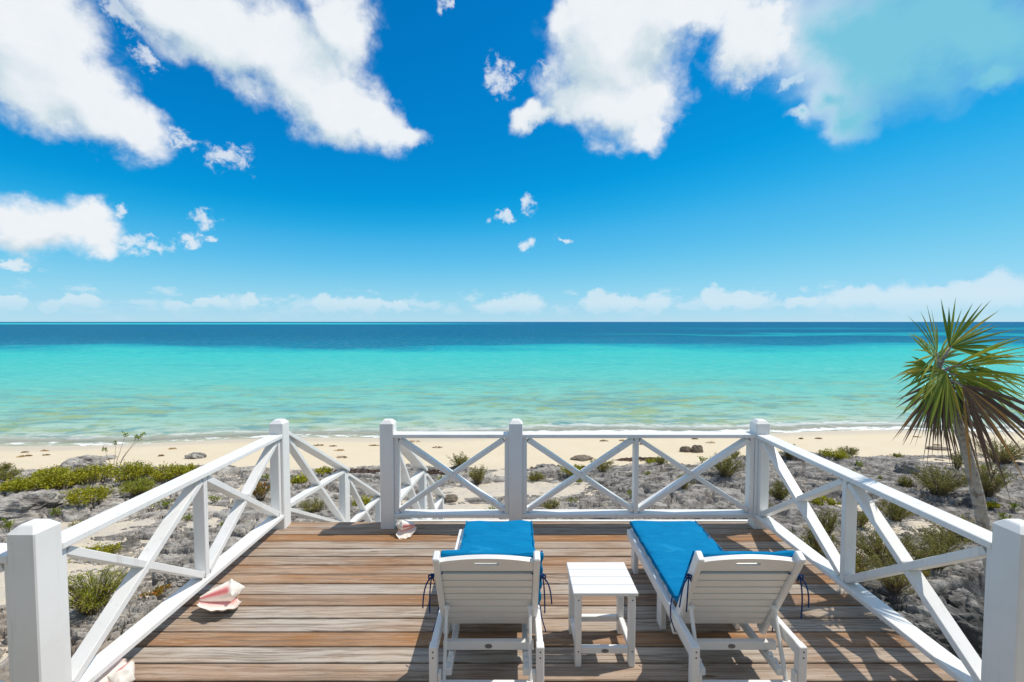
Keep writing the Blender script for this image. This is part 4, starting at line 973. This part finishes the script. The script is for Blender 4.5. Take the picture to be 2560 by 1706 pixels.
def make_plant(kind, X, Y, W, H, label, group, seed):
    q = np.random.default_rng(seed); ns, lp, ll, lw, tilt, droop, rise = PAR[kind]
    area = W * max(H, W * 0.5); ns = int(np.clip(ns * (0.35 + 0.9 * area / 0.45), 8, 150)) if kind != 'sprig' else 5; dist = math.hypot(X, Y)
    k = 1.0 if dist < 9 else (1.15 if dist < 12 else 1.35); ll *= k; lw *= k
    r = empty('shrub' if kind in ('leafy', 'spiky', 'feath') else ('sapling' if kind == 'sprig' else 'weed'), (X, Y, smooth_ground(X, Y) - 0.02), 0)
    tag(r, label, 'shrub' if kind in ('leafy', 'spiky', 'feath') else ('sapling' if kind == 'sprig' else 'weed'), group)
    if kind == 'leafy': H *= 0.72
    LV, LT, SM = [], [], MB()
    spread = kind == 'leafy' and W > 0.6
    for i in range(ns):
        az = q.uniform(0, 2 * math.pi); tl = R(tilt) * math.sqrt(q.random()); hl = H * q.uniform(0.55, 1.08) * (0.55 + 0.45 * math.cos(tl)) if kind != 'sprig' else H * q.uniform(0.6, 1.05)
        rad = W / 2 * math.sin(tl) / max(0.2, math.sin(R(tilt))) * q.uniform(0.75, 1.15)
        b0 = np.array((math.cos(az), math.sin(az) * 0.8, 0)) * rad * (0.55 if spread else 0.18) + np.array((*q.normal(0, 0.015, 2), 0))
        e0 = np.array((math.cos(az) * rad, math.sin(az) * rad * 0.8, hl))
        m = 6; u = np.linspace(0, 1, m)[:, None]
        P = b0 * (1 - u) + e0 * u; P[:, 2] = hl * (u[:, 0] ** (0.75)) - droop * hl * u[:, 0] ** 3
        P[1:, :2] += np.cumsum(q.normal(0, 0.012, (m - 1, 2)), 0); P[:, 2] += 0.0
        SM.add(*tubeVF(P, np.linspace(0.006 if kind != 'sprig' else 0.008, 0.0018, m) * (1.2 if H > 0.5 else 0.8), 3, False))
        n = max(4, int(lp * q.uniform(0.6, 1.1))); lo = 0.84 if kind == 'sprig' else (0.18 if kind in ('spiky', 'feath') else 0.3)
        s = lo + (1 - lo) * q.random(n) ** (0.8 if kind != 'sprig' else 0.5); f = s * (m - 1); a = np.minimum(f.astype(int), m - 2); w = (f - a)[:, None]
        c = P[a] * (1 - w) + P[a + 1] * w; tgt = P[a + 1] - P[a]; tgt /= np.linalg.norm(tgt, axis=1)[:, None] + 1e-9
        jit = {'leafy': 0.034, 'spiky': 0.018, 'feath': 0.02, 'tuft': 0.012, 'succ': 0.012, 'sprig': 0.03}[kind]
        c = c + q.normal(0, jit, (n, 3)) * (1 if H > 0.2 else 0.5)
        d = q.normal(0, 1, (n, 3)); d /= np.linalg.norm(d, axis=1)[:, None]; d = d + tgt * rise * 1.6 + np.array((0, 0, rise * 0.5)); d /= np.linalg.norm(d, axis=1)[:, None]
        sd = np.cross(d, q.normal(0, 1, (n, 3))); sd /= np.linalg.norm(sd, axis=1)[:, None] + 1e-9
        L = ll * q.uniform(0.6, 1.25, n)[:, None]; Wd = lw * q.uniform(0.7, 1.2, n)[:, None]
        up = np.cross(sd, d)
        LV.append(np.stack([c, c + d * L * 0.5 - sd * Wd * 0.5 + up * Wd * 0.12, c + d * L, c + d * L * 0.5 + sd * Wd * 0.5 + up * Wd * 0.12], 1))
        t0 = np.clip(q.normal(0.42, 0.2) + q.normal(0, 0.14, n), 0, 0.8) * 0.85; t0 = np.where(q.random(n) < (0.06 if kind != 'succ' else 0.3), q.uniform(0.75, 1.0, n), t0)
        LT.append(np.repeat(t0, 4))
    LV = np.concatenate(LV).reshape(-1, 3); LV[:, 2] = np.maximum(LV[:, 2], 0.0)
    me = mesh_from('foliage', LV, np.arange(len(LV)).reshape(-1, 4), LEAFM[kind]); attr(me, 'tint', np.concatenate(LT))
    fo = put('foliage', me, r); SM.build('stems', M_STEM, r)
    return r
PLANTS = [
    ('leafy', -11.87, 11.13, 1.17, 0.59, 'reddish green sprawling shrub near the left picture edge, low on the rock'),
    ('leafy', -11.58, 11.49, 1.11, 0.81, 'bright green shrub left in the long hedge-like row on the left rocks'),
    ('leafy', -11.14, 12.01, 1.1, 0.7, 'leafy green shrub below the grey boulder on the left rocks'),
    ('leafy', -10.3, 12.2, 1.1, 0.8, 'dense leafy shrub in the middle of the long left row'),
    ('leafy', -9.5, 12.44, 0.95, 0.7, 'leafy shrub at the right end of the long left row, above the railing'),
    ('leafy', -9.7, 10.26, 0.86, 0.63, 'bushy green shrub growing forward below the long left row'),
    ('feath', -9.28, 11.13, 0.98, 0.54, 'lime green feathery shrub just above the left top rail'),
    ('leafy', -12.2, 10.98, 0.68, 0.39, 'low green creeping shrub at the left picture edge'),
    ('spiky', -14.86, 13.14, 0.46, 0.3, 'olive spiky shrub cut by the left picture edge beside the sand'),
    ('tuft', -9.9, 9.71, 0.2, 0.24, 'green weed sprig on the rock just left above the nearest left post'),
    ('sprig', -12.51, 14.1, 1.86, 1.11, 'tall bare sapling with a few leafy tips standing against the left beach'),
    ('leafy', -9.36, 12.9, 0.68, 0.39, 'small leafy shrub peeking over the left top rail near the sand'),
    ('tuft', -7.97, 10.26, 0.41, 0.27, 'yellow-green weed under the left top rail, below the lime shrub'),
    ('feath', -5.82, 6.17, 1.14, 0.81, 'lime green feathery shrub seen through the nearest left railing panel'),
    ('succ', -5.99, 10.67, 0.56, 0.52, 'yellow and orange leaved weed beside the far left railing post'),
    ('tuft', -7.05, 10.67, 0.24, 0.23, 'small green weed between the left middle upright and the far left post'),
    ('succ', -5.25, 6.55, 0.4, 0.1, 'orange creeping weed on brown rock seen under the left brace'),
    ('leafy', -5.47, 11.62, 0.53, 0.31, 'fresh green shrub seen through the upper stair railing, left one'),
    ('leafy', -5.13, 12.29, 0.49, 0.26, 'fresh green shrub seen through the upper stair railing, right one'),
    ('spiky', -4.4, 9.87, 0.61, 0.36, 'spiky round shrub below the crossed braces of the upper stair railing'),
    ('leafy', -3.45, 10.31, 0.41, 0.5, 'green shrub behind the lower stair railing next to the stair post'),
    ('tuft', -6.66, 12.15, 0.28, 0.19, 'small weed just left of the far left railing post, by the orange one'),
    ('spiky', -1.53, 13.22, 0.7, 0.52, 'green shrub behind the crossing braces of the first seaward panel'),
    ('spiky', -0.92, 12.08, 0.58, 0.58, 'olive shrub right of the crossing braces in the first seaward panel'),
    ('tuft', -1.91, 12.01, 0.36, 0.25, 'green weed tuft at the stair post seen in the first seaward panel'),
    ('tuft', -0.46, 10.18, 0.23, 0.16, 'small weed just above the bottom rail of the first seaward panel'),
    ('spiky', 0.66, 12.29, 0.48, 0.24, 'small olive shrub just right of the second seaward post'),
    ('leafy', 1.68, 12.44, 0.66, 0.39, 'bright green shrub behind the crossing braces of the middle seaward panel'),
    ('spiky', 2.55, 12.74, 0.78, 0.43, 'wispy green shrub right of the crossing braces in the middle seaward panel'),
    ('spiky', 0.89, 10.16, 0.49, 0.32, 'spiky shrub just above the bottom rail of the middle seaward panel'),
    ('tuft', 1.41, 10.51, 0.24, 0.18, 'weed left of the lower brace in the middle seaward panel'),
    ('leafy', 4.58, 14.29, 0.7, 0.18, 'flat green shrub at the sand edge in the right seaward panel'),
    ('spiky', 4.49, 13.64, 0.41, 0.26, 'small dark spiky shrub under the flat green one in the right seaward panel'),
    ('tuft', 6.0, 14.19, 0.32, 0.25, 'weed tuft beneath the dark coral rocks near the sand'),
    ('spiky', 5.7, 12.01, 1.06, 0.69, 'large olive spiky shrub left of the corner post in the right seaward panel'),
    ('spiky', 7.14, 14.39, 0.43, 0.28, 'small olive shrub at the sand edge just left of the corner post'),
    ('spiky', 4.16, 10.78, 0.47, 0.42, 'sparse spiky shrub below the crossing braces of the right seaward panel'),
    ('tuft', 2.8, 10.51, 0.22, 0.28, 'bright weed against a dark crack left of the slim middle baluster'),
    ('tuft', 3.81, 12.59, 0.2, 0.11, 'tiny weed in the centre of the right seaward panel'),
    ('tuft', 1.8, 12.01, 0.23, 0.17, 'tiny yellow weed right under the braces of the middle seaward panel'),
    ('spiky', 8.68, 14.1, 0.57, 0.57, 'yellow-green spiky shrub just right of the corner post'),
    ('leafy', 10.03, 14.01, 0.81, 0.34, 'low green shrub above the right top rail near the sand'),
    ('spiky', 10.9, 14.58, 0.69, 0.33, 'yellowish spiky shrub at the rock edge above the right top rail'),
    ('spiky', 12.56, 14.63, 0.33, 0.21, 'small olive shrub at the sand edge halfway between corner post and palm'),
    ('tuft', 9.99, 12.9, 0.34, 0.23, 'weed tuft on the grey shelf above the right top rail, middle one'),
    ('spiky', 6.25, 10.51, 0.55, 0.55, 'olive shrub behind the first brace of the right railing'),
    ('spiky', 10.31, 10.84, 1.33, 0.81, 'wide olive shrub left of the palm trunk, green at its base'),
    ('spiky', 11.1, 10.51, 1.11, 0.92, 'wide olive shrub right of the palm trunk'),
    ('spiky', 13.01, 13.14, 0.39, 0.65, 'thin upright shrub touching the left side of the palm trunk'),
    ('spiky', 15.3, 14.1, 1.86, 0.82, 'broad grassy shrub at the sand edge right of the palm trunk'),
    ('tuft', 14.14, 13.56, 0.55, 0.17, 'flat bright green weed between palm trunk and grassy shrub'),
    ('leafy', 10.85, 10.16, 0.41, 0.16, 'bright green flat shrub right of the palm trunk, below the olive one'),
    ('tuft', 10.47, 9.51, 0.25, 0.15, 'small bright weed above the nearest right post'),
    ('spiky', 9.96, 11.37, 0.3, 0.34, 'dry grassy shrub on bare rock above the right top rail'),
    ('spiky', 6.12, 8.7, 0.51, 0.67, 'upright olive shrub left of the middle upright of the right railing'),
    ('spiky', 5.43, 7.95, 0.66, 0.62, 'olive shrub seen through the lower left triangle of the right railing'),
    ('spiky', 7.18, 9.22, 0.55, 0.50, 'olive shrub right of the middle upright, under the right top rail'),
    ('spiky', 8.21, 9.56, 0.80, 0.55, 'olive shrub under the right top rail, halfway to the palm'),
    ('spiky', 6.33, 7.66, 1.36, 0.67, 'large yellowish olive shrub behind the long brace of the right railing'),
    ('spiky', 5.48, 7.26, 0.94, 0.50, 'reddish olive shrub just right of the middle upright base of the right railing'),
    ('spiky', 7.67, 7.99, 0.85, 0.54, 'olive shrub on pale rock left of the palm foot'),
    ('succ', 5.7, 7.46, 0.52, 0.29, 'orange leaved weed behind the low brace of the right railing'),
    ('spiky', 5.74, 6.67, 0.88, 0.58, 'dark green shrub at the rim of the shaded hollow behind the right railing'),
    ('tuft', 11.11, 9.94, 0.26, 0.21, 'small weed at the right picture edge right of the palm trunk'),
    ('tuft', -10.14, 8.98, 0.24, 0.32, 'green weed at the left picture edge beside the nearest left post'),
    ('tuft', -6.96, 9.6, 0.17, 0.15, 'tiny weed on sand seen just under the middle of the left top rail'),
    ('tuft', 9.85, 12.01, 0.25, 0.13, 'tiny flat weed on grey rock left of the palm, under the pale rock'),
    ('tuft', -5.79, 8.98, 0.16, 0.13, 'tiny weed on grit between the left middle upright and its brace'),
    ('spiky', 4.55, 6.75, 0.81, 0.46, 'olive shrub deep behind the lowest brace of the right railing'),
    ('spiky', 4.7, 7.7, 0.74, 0.55, 'olive shrub behind the second brace of the right railing, near the middle upright'),
    ('spiky', 6.9, 7.3, 0.94, 0.55, 'yellowish shrub at the hollow rim between long brace and palm'),
    ('succ', 6.4, 7.05, 0.45, 0.2, 'low orange weed patch at the hollow rim behind the right railing'),
    ('spiky', 8.6, 8.6, 1.08, 0.55, 'olive shrub under the right top rail just left of the palm'),
    ('spiky', 5.2, 9.3, 0.68, 0.44, 'olive shrub behind the upper left triangle of the right railing'),
    ('leafy', 7.3, 10.6, 0.7, 0.24, 'low green mat of leaves above the middle of the right top rail'),
    ('spiky', 8.9, 11.9, 0.6, 0.34, 'olive shrub in the grey rock between corner post and pale rock'),
    ('leafy', -7.4, 8.0, 0.6, 0.3, 'green shrub patch behind the long left brace'),
    ('spiky', -8.6, 8.9, 0.5, 0.3, 'olive tussock under the middle of the left top rail'),
    ('spiky', -13.4, 11.9, 0.8, 0.3, 'olive scrub at the left picture edge above the creeping shrub'),
    ('leafy', -12.9, 12.6, 0.9, 0.32, 'sprawling green scrub on the left rocks near the beach edge'),
]
for i, (k, X, Y, W, H, lab) in enumerate(PLANTS):
    make_plant(k, X, Y, W, H, lab, 'weed tufts in the rock cracks' if k == 'tuft' else 'shrubs on the rocky shore', 100 + i)

# ------------------------------------------------------------------ loose rocks, seaweed, wrack
def make_rock(X, Y, W, H, label, seed, mat=None, sink=0.3, group='loose rocks on the shore'):
    q = np.random.default_rng(seed); n1, n2 = 30, 44; F = []
    ph = q.uniform(0, 100)
    a_, b_ = np.meshgrid(math.pi * np.arange(n1 + 1) / n1, 2 * math.pi * np.arange(n2) / n2, indexing='ij')
    d = np.stack([np.sin(a_) * np.cos(b_), np.sin(a_) * np.sin(b_), np.cos(a_)], -1); d = np.sign(d) * np.abs(d) ** 0.8
    nz = fbm(d[..., 0] * 1.7 + ph, d[..., 1] * 1.7 + d[..., 2] * 1.3 + ph, 4, seed, 0.6); f2 = fbm(d[..., 0] * 6 + d[..., 2] * 3 + ph, d[..., 1] * 6 - d[..., 2] * 4, 4, seed + 3, 0.6)
    rr = (0.70 + 0.55 * nz + 0.34 * (f2 - 0.5))[..., None]
    V = (d * rr * np.array((W / 2, W * 0.36, H * 0.62))).reshape(-1, 3)
    for i in range(n1):
        for k in range(n2): F.append([i * n2 + k, (i + 1) * n2 + k, (i + 1) * n2 + (k + 1) % n2, i * n2 + (k + 1) % n2])
    o = put('rock', mesh_from('rock', V, F, mat or M_ROCK, False), None, (X, Y, smooth_ground(X, Y) + H * (0.5 - sink)), (0, 0, q.uniform(-0.4, 0.4)))
    return tag(o, label, 'rock', group)
M_DROCK = mat_plain('dark_coral_rock', (0.20, 0.165, 0.125), 0.9, 0.15, 0.5, 6.0, 0.9)
make_rock(-13.6, 14.3, 1.15, 0.36, 'big grey boulder on the sand edge left of the sapling', 1)
make_rock(-14.03, 15.54, 0.62, 0.12, 'flat grey rock lying on the sand behind the sapling', 2)
make_rock(-10.86, 15.45, 0.66, 0.2, 'low grey rock on the left beach left of the railing', 3)
make_rock(6.20, 16.06, 0.40, 0.24, 'dark brown lumpy coral rock on the sand, left one of a pair', 4, M_DROCK)
make_rock(6.58, 16.0, 0.44, 0.30, 'dark brown lumpy coral rock on the sand, right one of a pair', 5, M_DROCK)
make_rock(11.21, 12.74, 0.5, 0.34, 'pale rounded rock alone on the grey shelf left of the palm', 6)
make_rock(2.32, 14.94, 0.7, 0.12, 'flat dark slab at the sand edge behind the middle seaward panel', 7, M_DROCK)
make_rock(-1.5, 10.84, 0.36, 0.18, 'brown block of rock beside the lower stair railing', 8, M_DROCK)
make_rock(1.02, 13.47, 0.60, 0.22, 'whitish rounded rock right of the second seaward post', 9)
make_rock(15.42, 16.28, 0.7, 0.1, 'thin dark slab lying on the sand left of the palm trunk', 10, M_DROCK)
make_rock(9.3, 15.2, 0.6, 0.16, 'dark rock at the rock edge above the right top rail', 11)
make_rock(-11.0, 10.0, 1.35, 0.42, 'big smooth slab of rock at the left picture edge under the shrubs', 12)
make_rock(-5.05, 6.95, 0.55, 0.26, 'whitish block in the rubble behind the left middle upright', 13)
make_rock(-5.5, 7.05, 0.32, 0.24, 'small pale stone left in the rubble behind the left railing', 14)
make_rock(5.55, 5.75, 0.55, 0.42, 'grey jagged block in the shaded hollow beside the palm trunk', 15, None, 0.1)
make_rock(4.4, 5.95, 0.7, 0.3, 'rounded grey rock on the rim of the shaded hollow', 16, None, 0.1)
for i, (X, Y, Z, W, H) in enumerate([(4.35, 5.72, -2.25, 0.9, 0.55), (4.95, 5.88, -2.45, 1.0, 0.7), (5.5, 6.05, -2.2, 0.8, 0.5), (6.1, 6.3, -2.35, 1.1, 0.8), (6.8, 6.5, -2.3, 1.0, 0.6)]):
    o = make_rock(X, Y, W, H, 'block with painted-in shade in the shaded hollow behind the right railing, %s from the deck' % ('first', 'second', 'third', 'fourth', 'fifth')[i], 40 + i)
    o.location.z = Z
M_WEED = mat_plain('dried_seaweed', (0.20, 0.115, 0.045), 0.9, 0.15, 0.4)
M_WEED2 = mat_plain('bleached_seaweed', (0.42, 0.27, 0.11), 0.9, 0.15, 0.4)
M_WRACK = mat_plain('brown_wrack', (0.15, 0.10, 0.075), 0.9, 0.15, 0.5)
def tangle(W, D, H, n, seed, L=0.09):
    q = np.random.default_rng(seed); mb = MB()
    for i in range(n):
        rr = math.sqrt(q.random()); a = q.uniform(0, 6.283); c = np.array((W / 2 * rr * math.cos(a), D / 2 * rr * math.sin(a), H * (1 - rr) * q.random()))
        b = q.uniform(0, 6.283); d = np.array((math.cos(b), math.sin(b), q.normal(0, 0.25))) * L * q.uniform(0.5, 1.3)
        p = [c - d / 2, c + q.normal(0, 0.012, 3) + np.array((0, 0, 0.012)), c + d / 2]; p = [np.array((v[0], v[1], max(0.0, v[2]))) for v in p]
        mb.add(*tubeVF(p, [0.004, 0.009, 0.003], 3, False))
    return mb
WEEDS = [(-18.6, 17.19, 0.24), (-17.74, 16.26, 0.23), (-17.62, 16.4, 0.2), (-18.17, 17.5, 0.25), (-17.12, 16.53, 0.17), (-13.09, 17.37, 0.27), (-7.69, 17.9, 0.31), (-7.07, 17.77, 0.28), (-6.45, 16.77, 0.29), (-5.85, 15.44, 0.35), (-5.5, 17.88, 0.38), (-4.09, 18.81, 0.6), (-2.87, 17.39, 0.46), (3.75, 18.38, 0.29), (4.52, 18.46, 0.26), (5.08, 17.56, 0.19), (7.71, 19.0, 0.27), (7.97, 18.05, 0.48), (12.18, 19.0, 0.2), (12.92, 18.98, 0.27), (17.21, 19.14, 0.27), (16.16, 17.13, 0.33), (-12.39, 15.89, 0.25)]
ORD = ['leftmost', 'second', 'third', 'fourth', 'fifth', 'sixth', 'seventh', 'eighth', 'ninth', 'tenth', 'eleventh', 'twelfth', 'thirteenth', 'fourteenth', 'fifteenth', 'sixteenth', 'seventeenth', 'eighteenth', 'nineteenth', 'twentieth', 'twenty-first', 'twenty-second', 'rightmost']
for i, (X, Y, W) in enumerate(sorted(WEEDS, key=lambda v: v[0] / v[1])):
    o = tangle(W * random.uniform(0.7, 1.3), W * random.uniform(0.4, 0.8), random.uniform(0.03, 0.09), 40, 300 + i).build('seaweed', M_WEED if i % 3 else M_WEED2, None, False, (X, Y, float(sand_z(np.array([X]), np.array([Y]))[0])))
    tag(o, 'brown clump of dried seaweed on the beach sand, %s%s' % (ORD[i], ' of all' if i in (0, 22) else ' from the left'), 'seaweed', 'seaweed clumps on the beach')
for i, (X, Y, W, D, lab) in enumerate([(-4.2, 12.75, 1.9, 0.5, 'brown wrack of roots and weed on the rock behind the stairs'), (1.6, 13.7, 2.2, 0.45, 'brown band of wrack behind the middle seaward panel'), (4.2, 14.7, 1.6, 0.35, 'brown band of wrack at the sand edge behind the right seaward panel'), (-2.2, 12.9, 0.9, 0.5, 'brown wrack heap behind the first seaward panel')]):
    q = np.random.default_rng(i); mb = tangle(W, D, 0.05, 420, 400 + i, 0.14); V = []
    for v in mb.V: V.append((v[0], v[1], v[2] + smooth_ground(X + v[0], Y + v[1], 0.05) - smooth_ground(X, Y)) if False else v)
    zs = np.array(V); gx = np.maximum(rock_z(zs[:, 0] + X, zs[:, 1] + Y), sand_z(zs[:, 0] + X, zs[:, 1] + Y)); z0 = float(np.median(gx)); zs[:, 2] += gx - z0
    o = put('wrack', mesh_from('wrack', zs, mb.F, M_WRACK), None, (X, Y, z0)); tag(o, lab, 'wrack', 'wrack on the shore')
